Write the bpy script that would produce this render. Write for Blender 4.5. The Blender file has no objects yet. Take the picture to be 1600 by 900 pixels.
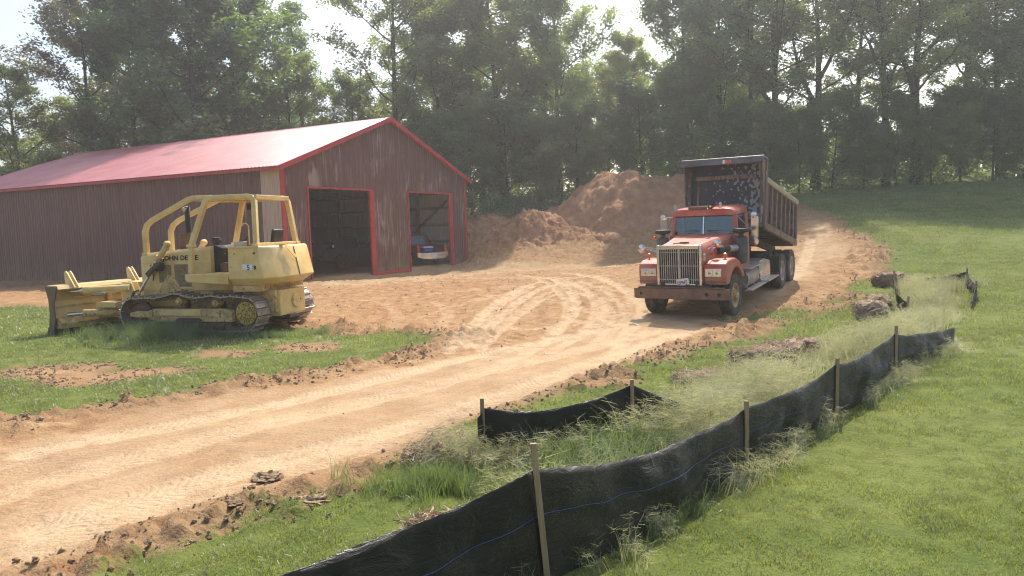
import bpy, math, random
import numpy as np
from mathutils import Vector, Matrix

SC = bpy.context.scene
COL = SC.collection
rnd = random.Random(7)
rng = np.random.default_rng(7)
PI = math.pi
R = math.radians

# ------------------------------------------------------------------ camera
CAM_LOC = np.array([0.0, 0.0, 2.4])
CAM_F = 1139.1 / 1600.0                      # focal length in picture widths
CAM_PITCH, CAM_ROLL = R(-4.912), R(-1.714)
_f = np.array([0, math.cos(CAM_PITCH), math.sin(CAM_PITCH)])
_r = np.array([1.0, 0, 0]); _u = np.cross(_r, _f)
_c, _s = math.cos(CAM_ROLL), math.sin(CAM_ROLL)
CR, CU, CF = _r * _c + _u * _s, _u * _c - _r * _s, _f
cam = bpy.data.objects.new('camera', bpy.data.cameras.new('camera'))
COL.objects.link(cam)
cam.matrix_world = Matrix(((CR[0], CU[0], -CF[0], 0), (CR[1], CU[1], -CF[1], 0), (CR[2], CU[2], -CF[2], 2.4), (0, 0, 0, 1)))
cam.data.sensor_width = 36; cam.data.lens = 36 * CAM_F
cam.data.clip_start = 0.05; cam.data.clip_end = 2000
SC.camera = cam

# ------------------------------------------------------------------ light
SUN_EL, SUN_AZ = R(50), R(20)
wd = bpy.data.worlds.new('World'); SC.world = wd; wd.use_nodes = True
wn = wd.node_tree
sky = wn.nodes.new('ShaderNodeTexSky'); sky.sky_type = 'NISHITA'; sky.sun_disc = False
sky.sun_elevation = SUN_EL; sky.sun_rotation = SUN_AZ
sky.altitude = 100; sky.air_density = 1.0; sky.dust_density = 4.0; sky.ozone_density = 1.0
wn.links.new(sky.outputs[0], wn.nodes['Background'].inputs[0])
wn.nodes['Background'].inputs[1].default_value = 0.15
sun = bpy.data.objects.new('sun', bpy.data.lights.new('sun', 'SUN')); COL.objects.link(sun)
sun.data.energy = 3.45; sun.data.angle = R(0.55); sun.data.color = (1.0, 0.94, 0.84)
SUN_DIR = Vector((math.sin(SUN_AZ) * math.cos(SUN_EL), math.cos(SUN_AZ) * math.cos(SUN_EL), math.sin(SUN_EL)))
sun.rotation_euler = SUN_DIR.to_track_quat('Z', 'Y').to_euler()
sun.location = (10, 30, 60)
SC.view_settings.view_transform = 'Standard'; SC.view_settings.look = 'None'
SC.view_settings.exposure = 0.68; SC.view_settings.gamma = 1.0
SC.cycles.use_denoising = True; SC.cycles.pixel_filter_type = 'BLACKMAN_HARRIS'; SC.cycles.filter_width = 1.15; SC.cycles.sample_clamp_indirect = 4
SC.cycles.max_bounces = 6; SC.cycles.transparent_max_bounces = 6
SC.cycles.diffuse_bounces = 3; SC.cycles.volume_bounces = 1

# ------------------------------------------------------------------ tags
def tag(o, label=None, cat=None, group=None, kind=None):
    if label: o['label'] = label
    if cat: o['category'] = cat
    if group: o['group'] = group
    if kind: o['kind'] = kind
    return o

def empty(name, loc=(0, 0, 0), label=None, cat=None, group=None, rz=0.0):
    o = bpy.data.objects.new(name, None); COL.objects.link(o)
    o.location = loc; o.rotation_euler = (0, 0, rz); o.empty_display_size = 0.3
    return tag(o, label, cat, group)

def copy_tree(o, parent=None):
    c = o.copy(); COL.objects.link(c); c.parent = parent
    for ch in o.children: copy_tree(ch, c)
    return c

# ------------------------------------------------------------------ materials
def srgb(r, g, b):
    f = lambda c: ((c / 255 + 0.055) / 1.055) ** 2.4 if c > 10 else c / 255 / 12.92
    return (f(r), f(g), f(b), 1)

class NT:
    def __init__(self, name):
        self.m = bpy.data.materials.new(name); self.m.use_nodes = True
        self.t = self.m.node_tree; self.b = self.t.nodes['Principled BSDF']; self.out = self.t.nodes['Material Output']
        self._tc = None
    def n(self, typ, **kw):
        x = self.t.nodes.new(typ)
        for k, v in kw.items():
            if hasattr(x, k): setattr(x, k, v)
        return x
    def put(self, sock, v):
        if isinstance(v, bpy.types.NodeSocket): self.t.links.new(v, sock)
        elif isinstance(v, (tuple, list)):
            sock.default_value = tuple(v) if len(v) == len(sock.default_value) else tuple(v) + (1,)
        else: sock.default_value = v
    def coord(self, which='Object'):
        if self._tc is None: self._tc = self.n('ShaderNodeTexCoord')
        return self._tc.outputs[which]
    def pos(self):
        return self.n('ShaderNodeNewGeometry').outputs['Position']
    def scaled(self, v, s):
        m = self.n('ShaderNodeMapping'); self.put(m.inputs['Vector'], v); m.inputs['Scale'].default_value = s; return m.outputs[0]
    def noise(self, scale, detail=5, rough=0.55, vec=None, dist=0.0):
        x = self.n('ShaderNodeTexNoise'); x.inputs['Scale'].default_value = scale
        x.inputs['Detail'].default_value = detail; x.inputs['Roughness'].default_value = rough; x.inputs['Distortion'].default_value = dist
        self.put(x.inputs['Vector'], vec if vec is not None else self.coord()); return x.outputs['Fac']
    def attr(self, name):
        return self.n('ShaderNodeAttribute', attribute_name=name).outputs['Fac']
    def ramp(self, fac, a, b, c0=(0, 0, 0, 1), c1=(1, 1, 1, 1)):
        x = self.n('ShaderNodeValToRGB'); x.color_ramp.elements[0].position = a; x.color_ramp.elements[1].position = b
        x.color_ramp.elements[0].color = c0; x.color_ramp.elements[1].color = c1
        self.put(x.inputs[0], fac); return x.outputs[0]
    def mix(self, fac, a, b, mode='MIX'):
        x = self.n('ShaderNodeMix', data_type='RGBA', blend_type=mode)
        self.put(x.inputs[0], fac); self.put(x.inputs[6], a); self.put(x.inputs[7], b); return x.outputs[2]
    def math(self, op, a, b=0.5, clamp=False):
        x = self.n('ShaderNodeMath', operation=op, use_clamp=clamp); self.put(x.inputs[0], a); self.put(x.inputs[1], b); return x.outputs[0]
    def bump(self, h, strength=0.5, dist=0.02, prev=None):
        x = self.n('ShaderNodeBump'); x.inputs['Strength'].default_value = strength; x.inputs['Distance'].default_value = dist
        self.put(x.inputs['Height'], h)
        if prev is not None: self.put(x.inputs['Normal'], prev)
        return x.outputs[0]
    def set(self, **kw):
        for k, v in kw.items(): self.put(self.b.inputs[k.replace('_', ' ')], v)
        return self.m

def simple(name, col, rough=0.6, metal=0.0, var=0.25, scale=6.0, bump=0.0, bscale=60.0, spec=0.4):
    M = NT(name); n = M.noise(scale)
    dark = tuple(c * (1 - var) for c in col[:3]) + (1,); lite = tuple(min(1, c * (1 + var)) for c in col[:3]) + (1,)
    M.set(Base_Color=M.mix(M.ramp(n, .35, .65), dark, lite), Roughness=rough, Metallic=metal, Specular_IOR_Level=spec)
    if bump: M.set(Normal=M.bump(M.noise(bscale), bump, 0.004))
    return M.m

def worn(name, col, fade, rust, rough=0.45, chip=0.62, dirt=(0.30, 0.20, 0.12), dirt_amt=0.5, metal=0.0, scale=1.0, low=None, streak=False):
    """old paint: faded patches, chips of rust, dust that settles from below"""
    M = NT(name)
    v = M.scaled(M.coord(), (1, 1, .3)) if streak else M.coord()
    base = M.mix(M.ramp(M.noise(1.7 * scale, 4, vec=v), .35, .68), col, fade)
    chipf = M.ramp(M.noise(9 * scale, 8, .7, v), chip, chip + .04)
    base = M.mix(chipf, base, rust)
    df = M.math('MULTIPLY', M.ramp(M.noise(3.1 * scale, 7, .65), .42, .72), dirt_amt)
    if low is not None:
        sx = M.n('ShaderNodeSeparateXYZ'); M.put(sx.inputs[0], M.coord())
        lw = M.n('ShaderNodeMapRange'); M.put(lw.inputs[0], sx.outputs[2]); lw.inputs[1].default_value = low[1]; lw.inputs[2].default_value = low[0]
        lw.clamp = True
        df = M.math('ADD', df, M.math('MULTIPLY', lw.outputs[0], M.ramp(M.noise(5 * scale, 6, .7), .3, .6)), clamp=True)
    base = M.mix(df, base, tuple(dirt) + (1,))
    M.set(Base_Color=base, Roughness=M.math('ADD', M.math('MULTIPLY', df, .35), rough, clamp=True), Metallic=metal,
          Normal=M.bump(M.noise(40 * scale), .12, .004), Specular_IOR_Level=.35)
    return M.m

# ------------------------------------------------------------------ mesh builder
class MB:
    def __init__(self): self.v = []; self.f = []
    def add(self, vs, fs):
        o = len(self.v); self.v += [tuple(map(float, p)) for p in vs]; self.f += [tuple(i + o for i in q) for q in fs]; return self
    def box(self, x0, x1, y0, y1, z0, z1):
        return self.hexa([(x0, y0, z0), (x1, y0, z0), (x1, y1, z0), (x0, y1, z0), (x0, y0, z1), (x1, y0, z1), (x1, y1, z1), (x0, y1, z1)])
    def hexa(self, p):
        return self.add(p, [(0, 3, 2, 1), (4, 5, 6, 7), (0, 1, 5, 4), (1, 2, 6, 5), (2, 3, 7, 6), (3, 0, 4, 7)])
    def beam(self, a, b, w, h, up=(0, 0, 1)):
        a, b = Vector(a), Vector(b); d = (b - a).normalized(); up = Vector(up)
        if abs(d.dot(up)) > .98: up = Vector((0, 1, 0))
        s = d.cross(up).normalized() * (w / 2); t = s.cross(d).normalized() * (h / 2)
        return self.hexa([a - s - t, a + s - t, a + s + t, a - s + t, b - s - t, b + s - t, b + s + t, b - s + t])
    def tube(self, pts, r, n=8, caps=True, flat=1.0, ph=0.0):
        pts = [Vector(p) for p in pts]; k = len(pts)
        rs = r if isinstance(r, (list, tuple)) else [r] * k
        d0 = (pts[1] - pts[0]).normalized(); up = Vector((0, 0, 1)) if abs(d0.z) < .9 else Vector((0, 1, 0))
        s = d0.cross(up).normalized(); vs = []
        for i, p in enumerate(pts):
            d = (pts[min(i + 1, k - 1)] - pts[max(i - 1, 0)]).normalized()
            s = (s - d * s.dot(d)).normalized(); t = s.cross(d)
            for j in range(n):
                a = 2 * PI * (j + ph) / n; vs.append(p + s * math.cos(a) * rs[i] + t * math.sin(a) * rs[i] * flat)
        fs = [(i * n + j, i * n + (j + 1) % n, (i + 1) * n + (j + 1) % n, (i + 1) * n + j) for i in range(k - 1) for j in range(n)]
        if caps: fs += [tuple(range(n))[::-1], tuple((k - 1) * n + j for j in range(n))]
        return self.add(vs, fs)
    def sq(self, pts, w, rounded=None):
        """square tube along a path"""
        return self.tube(pts, w * .7071, 4, ph=.5)
    def lathe(self, prof, axis='y', c=(0, 0, 0), n=24, a0=0.0, a1=2 * PI):
        """prof: (radius, offset along the axis)"""
        full = abs(a1 - a0 - 2 * PI) < 1e-6; m = n if full else n + 1; vs = []
        for r, h in prof:
            for j in range(m):
                a = a0 + (a1 - a0) * j / n; x, y = r * math.cos(a), r * math.sin(a)
                q = {'y': (x, h, y), 'z': (x, y, h), 'x': (h, x, y)}[axis]
                vs.append((q[0] + c[0], q[1] + c[1], q[2] + c[2]))
        fs = [(i * m + j, i * m + (j + 1) % m, (i + 1) * m + (j + 1) % m, (i + 1) * m + j) for i in range(len(prof) - 1) for j in range(m if full else m - 1)]
        return self.add(vs, fs)
    def cyl(self, a, b, r, n=16, r2=None):
        return self.tube([a, b], [r, r if r2 is None else r2], n)
    def prism(self, poly, y0, y1, axis='y'):
        """poly in (x,z) extruded along y (axis y), in (y,z) along x, in (x,y) along z"""
        def P(p, h): return {'y': (p[0], h, p[1]), 'x': (h, p[0], p[1]), 'z': (p[0], p[1], h)}[axis]
        k = len(poly); vs = [P(p, y0) for p in poly] + [P(p, y1) for p in poly]
        fs = [(i, (i + 1) % k, (i + 1) % k + k, i + k) for i in range(k)] + [tuple(range(k))[::-1], tuple(range(k, 2 * k))]
        return self.add(vs, fs)
    def loft(self, loops, caps=True):
        k = len(loops[0]); vs = [p for l in loops for p in l]
        fs = [(i * k + j, i * k + (j + 1) % k, (i + 1) * k + (j + 1) % k, (i + 1) * k + j) for i in range(len(loops) - 1) for j in range(k)]
        if caps: fs += [tuple(range(k))[::-1], tuple((len(loops) - 1) * k + j for j in range(k))]
        return self.add(vs, fs)
    def xf(self, M):
        self.v = [tuple(M @ Vector(p)) for p in self.v]; return self
    def mesh(self, name, mat, smooth=35):
        me = bpy.data.meshes.new(name); me.from_pydata(self.v, [], self.f)
        import bmesh
        bm = bmesh.new(); bm.from_mesh(me); bmesh.ops.recalc_face_normals(bm, faces=bm.faces); bm.to_mesh(me); bm.free()
        for m in (mat if isinstance(mat, (list, tuple)) else [mat]): me.materials.append(m)
        if smooth:
            me.polygons.foreach_set('use_smooth', [True] * len(me.polygons)); me.set_sharp_from_angle(angle=R(smooth))
        return me
    def build(self, name, mat, parent=None, bevel=0.0, smooth=35, loc=(0, 0, 0)):
        o = bpy.data.objects.new(name, self.mesh(name, mat, smooth)); COL.objects.link(o); o.parent = parent; o.location = loc
        if bevel:
            b = o.modifiers.new('bevel', 'BEVEL'); b.width = bevel; b.segments = 2; b.limit_method = 'ANGLE'; b.angle_limit = R(40); b.harden_normals = False
        return o

def mesh_np(name, verts, faces, mat, n_per=4, smooth=False):
    """fast mesh from arrays; every face has n_per corners"""
    me = bpy.data.meshes.new(name); nv, nf = len(verts), len(faces)
    me.vertices.add(nv); me.vertices.foreach_set('co', np.asarray(verts, np.float32).ravel())
    me.loops.add(nf * n_per); me.loops.foreach_set('vertex_index', np.asarray(faces, np.int32).ravel())
    me.polygons.add(nf); me.polygons.foreach_set('loop_start', np.arange(0, nf * n_per, n_per, dtype=np.int32))
    me.polygons.foreach_set('loop_total', np.full(nf, n_per, np.int32))
    if smooth: me.polygons.foreach_set('use_smooth', np.ones(nf, bool))
    me.update(calc_edges=True); me.materials.append(mat); return me

def obj(name, me, parent=None, loc=(0, 0, 0)):
    o = bpy.data.objects.new(name, me); COL.objects.link(o); o.parent = parent; o.location = loc; return o

def lettering(name, txt, size, mat, parent, M, extrude=0.003, bold=0.0, xs=1.0):
    cu = bpy.data.curves.new(name, 'FONT'); cu.body = txt; cu.size = size; cu.extrude = extrude; cu.offset = bold
    cu.align_x = 'LEFT'; cu.materials.append(mat); cu.resolution_u = 3
    tmp = bpy.data.objects.new(name, cu); me = bpy.data.meshes.new_from_object(tmp); bpy.data.objects.remove(tmp)
    o = bpy.data.objects.new(name, me); COL.objects.link(o); o.parent = parent; o.matrix_local = M @ Matrix.Diagonal((xs, 1, 1, 1)); return o

# ------------------------------------------------------------------ noise
_tab = np.random.default_rng(3).random((256, 256))
def vnoise(x, y, s=0):
    x = np.asarray(x, float) + s * 17.3; y = np.asarray(y, float) + s * 41.7
    xi = np.floor(x).astype(int); yi = np.floor(y).astype(int); fx = x - xi; fy = y - yi
    fx = fx * fx * (3 - 2 * fx); fy = fy * fy * (3 - 2 * fy)
    a = _tab[xi % 256, yi % 256]; b = _tab[(xi + 1) % 256, yi % 256]; c = _tab[xi % 256, (yi + 1) % 256]; d = _tab[(xi + 1) % 256, (yi + 1) % 256]
    return (a * (1 - fx) + b * fx) * (1 - fy) + (c * (1 - fx) + d * fx) * fy - .5
def fbm(x, y, sc, o=4, s=0, g=.5):
    t = 0; a = 1.0
    for i in range(o):
        t = t + a * vnoise(np.asarray(x) * sc, np.asarray(y) * sc, s + i * 3.1); sc *= 2.03; a *= g
    return t * 2
def smooth(a, b, x):
    t = np.clip((x - a) / (b - a), 0, 1); return t * t * (3 - 2 * t)
# ------------------------------------------------------------------ terrain
_cp = np.array([(0, 0, 0), (-10, 0, 0), (10, 0, .1), (0, 5, 0), (4, 8, 0), (-4, 6, 0), (8, 13, 0), (3, 13, 0), (-2, 12, 0), (4.7, 18.8, -.02), (-5.6, 18, .0), (-8.6, 17.8, .0), (-12, 15, .1),
 (-12, 25, .1), (0, 25, .1), (0, 35, .2), (-10, 32, .2), (-3, 46, .22), (-18, 40, .15), (-15, 48, .2), (-30, 44, -.15), (-33, 55, .1), (-25, 30, -.1),
 (-29.5, 42, -.15), (0, 42, .25), (7, 42, .3), (7.33, 23.05, .25), (8.05, 24.2, .33), (12, 22, .3), (16.3, 35, 2.28), (16.6, 42, 2.8), (9.5, 33, 1.0),
 (4.5, 46, 1.6), (-1.5, 45.5, .9), (-1, 50, 2.6), (-3, 52, 2.9), (6, 50, 2.8), (12, 44, 2.3), (18, 50, 3.9), (22, 36, 1.96), (32, 46, 4.24), (19, 46, 3.8),
 (25, 60, 5.5), (0, 62, 3.2), (-20, 65, 2.0), (-40, 60, .8), (-60, 50, 0), (60, 50, 5), (50, 20, 1), (20, 10, .1), (20, 20, .6), (30, 30, 1.9),
 (-60, 0, 0), (60, 0, .5), (0, -30, 0), (0, 120, 5), (60, 120, 8), (-80, 120, 3), (-120, 0, 0), (120, 0, 1), (0, -120, 0), (120, 120, 9), (-120, 120, 3)], float)
def _U(r2): return np.where(r2 > 1e-12, r2 * np.log(np.maximum(r2, 1e-12)), 0) * .5
_P = _cp[:, :2] / 50
_K = _U(((_P[:, None] - _P[None]) ** 2).sum(-1)) + np.eye(len(_P)) * 2e-4
_A = np.zeros((len(_P) + 3,) * 2); _A[:-3, :-3] = _K; _A[:-3, -3] = 1; _A[:-3, -2:] = _P; _A[-3, :-3] = 1; _A[-2:, :-3] = _P.T
_W = np.linalg.solve(_A, np.concatenate([_cp[:, 2], [0, 0, 0]]))
def Z0(x, y):
    x = np.clip(np.atleast_1d(np.asarray(x, float)), -119, 119) / 50; y = np.clip(np.atleast_1d(np.asarray(y, float)), -119, 119) / 50
    out = np.zeros(x.shape) + _W[-3] + _W[-2] * x + _W[-1] * y
    for (px, py), w in zip(_P, _W[:-3]): out += w * _U((x - px) ** 2 + (y - py) ** 2)
    return out
def gp(u, v):
    """the place on the ground that the photograph shows at (u, v) (1600 x 900)"""
    d = CR * ((u - 800) / 1139.1) - CU * ((v - 450) / 1139.1) + CF
    lo, hi = 1.0, 90.0; ts = np.linspace(lo, hi, 500); P = CAM_LOC + ts[:, None] * d
    k = np.argmax(P[:, 2] - Z0(P[:, 0], P[:, 1]) < 0); k = max(k, 1); a, b = ts[k - 1], ts[k]
    for _ in range(14):
        m = (a + b) / 2; q = CAM_LOC + m * d
        if q[2] - Z0(q[0], q[1])[0] < 0: b = m
        else: a = m
    q = CAM_LOC + a * d; return (q[0], q[1])
def gps(l): return np.array([gp(*p) for p in l])

def sdist(x, y, poly):
    """signed distance to a polygon, positive inside"""
    d2 = np.full(x.shape, 1e9); ins = np.zeros(x.shape, bool); n = len(poly)
    for i in range(n):
        ax, ay = poly[i]; bx, by = poly[(i + 1) % n]; ex, ey = bx - ax, by - ay
        t = np.clip(((x - ax) * ex + (y - ay) * ey) / (ex * ex + ey * ey + 1e-9), 0, 1)
        d2 = np.minimum(d2, (x - ax - t * ex) ** 2 + (y - ay - t * ey) ** 2)
        c = ((ay > y) != (by > y)); ins ^= c & (x < ex * (y - ay) / (ey if abs(ey) > 1e-9 else 1e-9) + ax)
    return np.where(ins, 1, -1) * np.sqrt(d2)
def pdist(x, y, line):
    """distance, along, side offset to an open line"""
    d2 = np.full(x.shape, 1e9); al = np.zeros(x.shape); ac = np.zeros(x.shape); L = 0
    for (ax, ay), (bx, by) in zip(line[:-1], line[1:]):
        ex, ey = bx - ax, by - ay; l = math.hypot(ex, ey) + 1e-9
        t = np.clip(((x - ax) * ex + (y - ay) * ey) / l / l, 0, 1); q = (x - ax - t * ex) ** 2 + (y - ay - t * ey) ** 2
        m = q < d2; d2 = np.where(m, q, d2); al = np.where(m, L + t * l, al); ac = np.where(m, ((x - ax) * ey - (y - ay) * ex) / l, ac); L += l
    return np.sqrt(d2), al, ac
def spline(pts, k=6):
    P = np.array(pts, float); P = np.vstack([2 * P[0] - P[1], P, 2 * P[-1] - P[-2]]); out = []
    for i in range(1, len(P) - 2):
        for t in np.linspace(0, 1, k, endpoint=False):
            a, b, c, d = P[i - 1:i + 3]
            out.append(.5 * (2 * b + (c - a) * t + (2 * a - 5 * b + 4 * c - d) * t * t + (3 * b - a - 3 * c + d) * t ** 3))
    out.append(P[-2]); return np.array(out)

# grass between drive, fence and the field on the right (everything to the right of this line)
_edge = gps([(120, 930), (250, 868), (340, 832), (450, 800), (560, 765), (640, 728), (690, 705), (745, 668), (830, 650), (900, 620), (960, 600), (1030, 572), (1100, 548), (1190, 520),
             (1270, 494), (1330, 478), (1375, 462), (1400, 430), (1402, 404), (1385, 385), (1345, 362), (1322, 345), (1290, 330), (1255, 321), (1235, 318)])
G_RIGHT = np.vstack([[(-3.6, 4.2), (-3.6, -40)], [(119, -40), (119, 119), (-119, 119), (-119, 62), (-34, 64), (-14, 55), (-4, 53.5), (2, 54), (9, 56), (15, 52)], _edge[::-1]])
G_RIGHT = np.vstack([G_RIGHT[:1], G_RIGHT[1:]])
_le = gps([(-60, 484), (0, 482), (60, 478), (100, 483), (170, 492), (240, 500), (330, 512), (430, 512), (500, 512), (540, 522), (600, 520), (660, 520), (700, 523), (660, 540), (600, 552),
           (520, 572), (430, 590), (340, 606), (250, 622), (170, 634), (80, 646), (0, 655)])
G_LEFT = np.vstack([_le, [(-9.5, 9.2), (-40, 12), (-60, 20), (-40, 24)]])
_bare = [gps([(-20, 578), (80, 566), (170, 568), (260, 574), (280, 584), (220, 592), (140, 602), (60, 596), (-20, 588)]),
         gps([(285, 545), (330, 541), (390, 546), (370, 556), (300, 556)]), gps([(452, 534), (500, 532), (512, 541), (460, 545)])]
_wedge = gps([(1120, 498), (1200, 488), (1290, 470), (1340, 440), (1392, 436), (1395, 462), (1320, 482), (1250, 500), (1180, 520)])
ROAD = gps([(-40, 705), (80, 675), (220, 645), (360, 618), (470, 600), (560, 584), (640, 566), (700, 552), (790, 540), (870, 524), (950, 508), (1000, 496), (1060, 490), (1150, 470), (1230, 425),
            (1262, 380), (1262, 345), (1300, 345), (1320, 385), (1290, 425), (1235, 458), (1170, 485), (1110, 510), (1020, 540), (930, 574), (860, 606), (780, 640), (700, 674), (620, 710), (500, 742), (380, 775),
            (250, 812), (120, 850), (-40, 905)])
FRONT = gps([(488, 440), (560, 432), (640, 424), (720, 412), (800, 408), (1000, 404), (1010, 415), (900, 422), (800, 426), (680, 436), (560, 450), (500, 452)])
CLAY = gps([(-60, 452), (80, 450), (90, 474), (-60, 478)]), gps([(490, 455), (600, 442), (720, 440), (800, 440), (760, 480), (690, 515), (600, 515), (520, 510), (480, 500)])
STRIPS = [  # centre line (pixels -> ground), width, strength
 ([(700, 548), (730, 515), (770, 478), (815, 450), (850, 440)], .34, 1), ([(735, 540), (775, 500), (830, 458), (880, 442)], .34, .9), ([(762, 530), (800, 495), (850, 460), (900, 446)], .22, .6),
 ([(820, 431), (862, 436), (890, 455), (900, 480), (880, 508), (850, 535), (790, 565)], .3, 1), ([(850, 432), (890, 440), (925, 462), (930, 490), (910, 520), (860, 548)], .26, .9),
 ([(880, 452), (930, 465), (945, 485), (935, 505), (905, 525)], .3, .9), ([(900, 428), (950, 440), (990, 462), (1003, 485), (990, 510), (960, 535)], .3, 1),
 ([(870, 426), (930, 432), (970, 450), (985, 472), (975, 498)], .2, .6), ([(900, 455), (955, 468), (1000, 475), (1060, 480)], .25, .8), ([(1000, 500), (940, 515), (860, 530), (760, 550), (640, 580), (480, 620), (300, 660), (60, 705)], .3, 1),
 ([(1030, 515), (960, 532), (880, 552), (760, 580), (600, 620), (420, 665), (200, 720), (-20, 780)], .32, .8), ([(1060, 520), (980, 548), (900, 580), (800, 615), (680, 655), (520, 700), (340, 745), (100, 820)], .34, 1),
 ([(1090, 512), (1010, 540), (930, 568), (840, 604), (740, 645), (620, 688), (470, 732), (300, 780), (80, 850)], .28, .7), ([(1140, 492), (1190, 468), (1240, 435), (1262, 395), (1272, 350)], .4, .9),
 ([(600, 472), (620, 490), (612, 512)], .3, .3), ([(680, 470), (700, 490), (680, 515)], .3, .4), ([(620, 440), (720, 436), (860, 436), (960, 430)], .35, .5), ([(900, 500), (940, 512), (955, 530)], .2, .7), ([(985, 520), (965, 545), (930, 560)], .28, .9),
 ([(715, 540), (750, 505), (795, 468), (835, 447)], .14, .8), ([(752, 545), (790, 508), (845, 470), (905, 450), (960, 452)], .14, .8), ([(800, 428), (850, 440), (880, 465), (885, 492), (862, 520), (820, 545)], .14, .8),
 ([(870, 440), (912, 452), (950, 478), (955, 505), (935, 530), (890, 555)], .13, .8), ([(930, 430), (975, 448), (1008, 470), (1020, 492)], .14, .8), ([(860, 448), (920, 446), (985, 458), (1040, 472)], .13, .7),
 ([(780, 500), (820, 515), (870, 510), (930, 500), (1000, 492)], .14, .7), ([(905, 440), (955, 460), (975, 490), (960, 515), (925, 545)], .13, .7), ([(740, 470), (800, 462), (870, 470), (930, 490), (990, 500)], .12, .5),
 ([(1030, 530), (985, 550), (950, 580)], .14, .7), ([(1045, 525), (1010, 552), (985, 575)], .12, .6), ([(640, 500), (700, 480), (770, 462), (850, 452)], .14, .45), ([(560, 470), (650, 462), (760, 450), (860, 446)], .16, .4),
]
STRIPS = [(spline(gps(a)), w * (.55 if i < 9 or 12 < i < 19 else .9), s) for i, (a, w, s) in enumerate(STRIPS)]

def masks(x, y):
    wob = fbm(x, y, .9, 4, 5) * .28 + fbm(x, y, 4.5, 2, 9) * .05
    gr = sdist(x, y, G_RIGHT) + wob
    gl = sdist(x, y, G_LEFT) + wob
    for b in _bare: gl = np.minimum(gl, -sdist(x, y, b) + wob * 1.4)
    g = np.maximum(gr, gl)
    ww = sdist(x, y, _wedge); g = np.where(ww > 0, np.maximum(g, fbm(x, y, .8, 4, 12) * .6 - .05), g)
    return np.clip(g, -3, 3)
def bands(x, y):
    """soil fields: pale packed soil, clay, wheel strips"""
    w = fbm(x, y, .5, 4, 15)
    rd = sdist(x, y, ROAD); pale = smooth(-.35, .35, rd + w * .45)
    pale = np.maximum(pale, .9 * smooth(-.5, .8, sdist(x, y, FRONT) + w * .9))
    clay = np.maximum(smooth(-1.0, 1.4, sdist(x, y, CLAY[1]) + w * 1.2), smooth(-1.0, 1.0, sdist(x, y, CLAY[0])))
    tr = np.zeros(x.shape); ta = np.zeros(x.shape); tcx = np.zeros(x.shape)
    near = (x > -14) & (x < 13) & (y > 3) & (y < 45)
    xs, ys = x[near], y[near]; t = np.zeros(xs.shape); A = np.zeros(xs.shape); B = np.zeros(xs.shape)
    for ln, wd_, st in STRIPS:
        d, al, ac = pdist(xs, ys, ln); k = st * (1 - smooth(wd_ * .75, wd_ * 1.25, d)); m = k > t
        t = np.where(m, k, t); A = np.where(m, al, A); B = np.where(m, ac, B)
    tr[near] = t; ta[near] = A; tcx[near] = B
    return rd, pale, clay, tr, ta, tcx
def relief(x, y, g, rd, tr, tcx):
    """height added to the smooth terrain"""
    dirt = smooth(.25, -.25, g)
    h = fbm(x, y, 1.3, 3, 2) * .02 + fbm(x, y, .25, 3, 22) * .05
    off = smooth(.2, -.5, rd) * smooth(.5, 0, sdist(x, y, G_LEFT))
    lump = np.maximum(fbm(x, y, 4.6, 5, 31, .66), -.25) + .35 * fbm(x, y, 1.1, 2, 36) + .3 * fbm(x, y, 9.0, 2, 37)
    berm = smooth(-1.5, -.45, g) * smooth(.35, -.25, g) * off * smooth(30, 18, y)
    h = h + dirt * off * lump * .04 + smooth(-1.5, -.45, g) * smooth(.3, -.15, g) * off * smooth(24, 14, y) * (fbm(x, y, 15.0, 2, 38) * .016 + fbm(x, y, 7.5, 2, 39) * .022) + berm * (.035 + np.maximum(lump, 0) * .075)
    h = h + dirt * smooth(8, 12, x - .25 * (y - 20)) * smooth(14, 18, y) * lump * .07
    h = h + dirt * smooth(42, 45, y) * lump * .07
    h = h - tr * .03 * dirt + dirt * (tr > .15) * (tr < .75) * .012 + tr * dirt * .006 * np.sin(tcx * 42)
    h = h + dirt * (1 - off) * (fbm(x, y, 3.2, 4, 44) * .012)
    return h
def barnpad(x, y):
    # inside the barn the floor is flat
    c, s = math.cos(1.0959), math.sin(1.0959); dx, dy = x + 9.95, y - 32.2
    a, b = dx * c + dy * s, -dx * s + dy * c
    return smooth(-.6, .3, a) * smooth(16.3, 15.4, a) * smooth(-.6, .4, b) * smooth(27.5, 26.3, b)
def full_z(x, y, f=None):
    z = Z0(x, y)
    if f is None: g = masks(x, y); rd, pale, clay, tr, ta, tcx = bands(x, y)
    else: g, rd, tr, tcx = f
    z = z + relief(x, y, g, rd, tr, tcx)
    p = barnpad(x, y); return z * (1 - p) + .19 * p
def axis(segs):
    out = [segs[0][0]]
    for a, b, s0, s1 in segs:
        x = a
        while x < b - 1e-6:
            t = (x - a) / (b - a); x = min(b, x + s0 + (s1 - s0) * t)
            out.append(x)
    return np.unique(np.round(out, 4))
GX = axis([(-140, -60, 12, 4), (-60, -30, 3, 1), (-30, -13, .6, .15), (-13, -9, .12, .07), (-9, 9, .062, .062), (9, 15, .07, .12), (15, 30, .16, .8), (30, 60, 1, 4), (60, 140, 5, 12)])
GY = axis([(-60, -10, 10, 3), (-10, 2.2, 2, .12), (2.2, 6, .045, .05), (6, 12, .055, .065), (12, 24, .075, .12), (24, 48, .13, .22), (48, 62, .3, 1.2), (62, 110, 2, 7), (110, 170, 8, 14)])
X, Y = np.meshgrid(GX, GY); nx, ny = len(GX), len(GY)
xf, yf = X.ravel(), Y.ravel()
g_ = masks(xf, yf); rd_, pale_, clay_, tr_, ta_, tc_ = bands(xf, yf)
zf = full_z(xf, yf, (g_, rd_, tr_, tc_))
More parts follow.
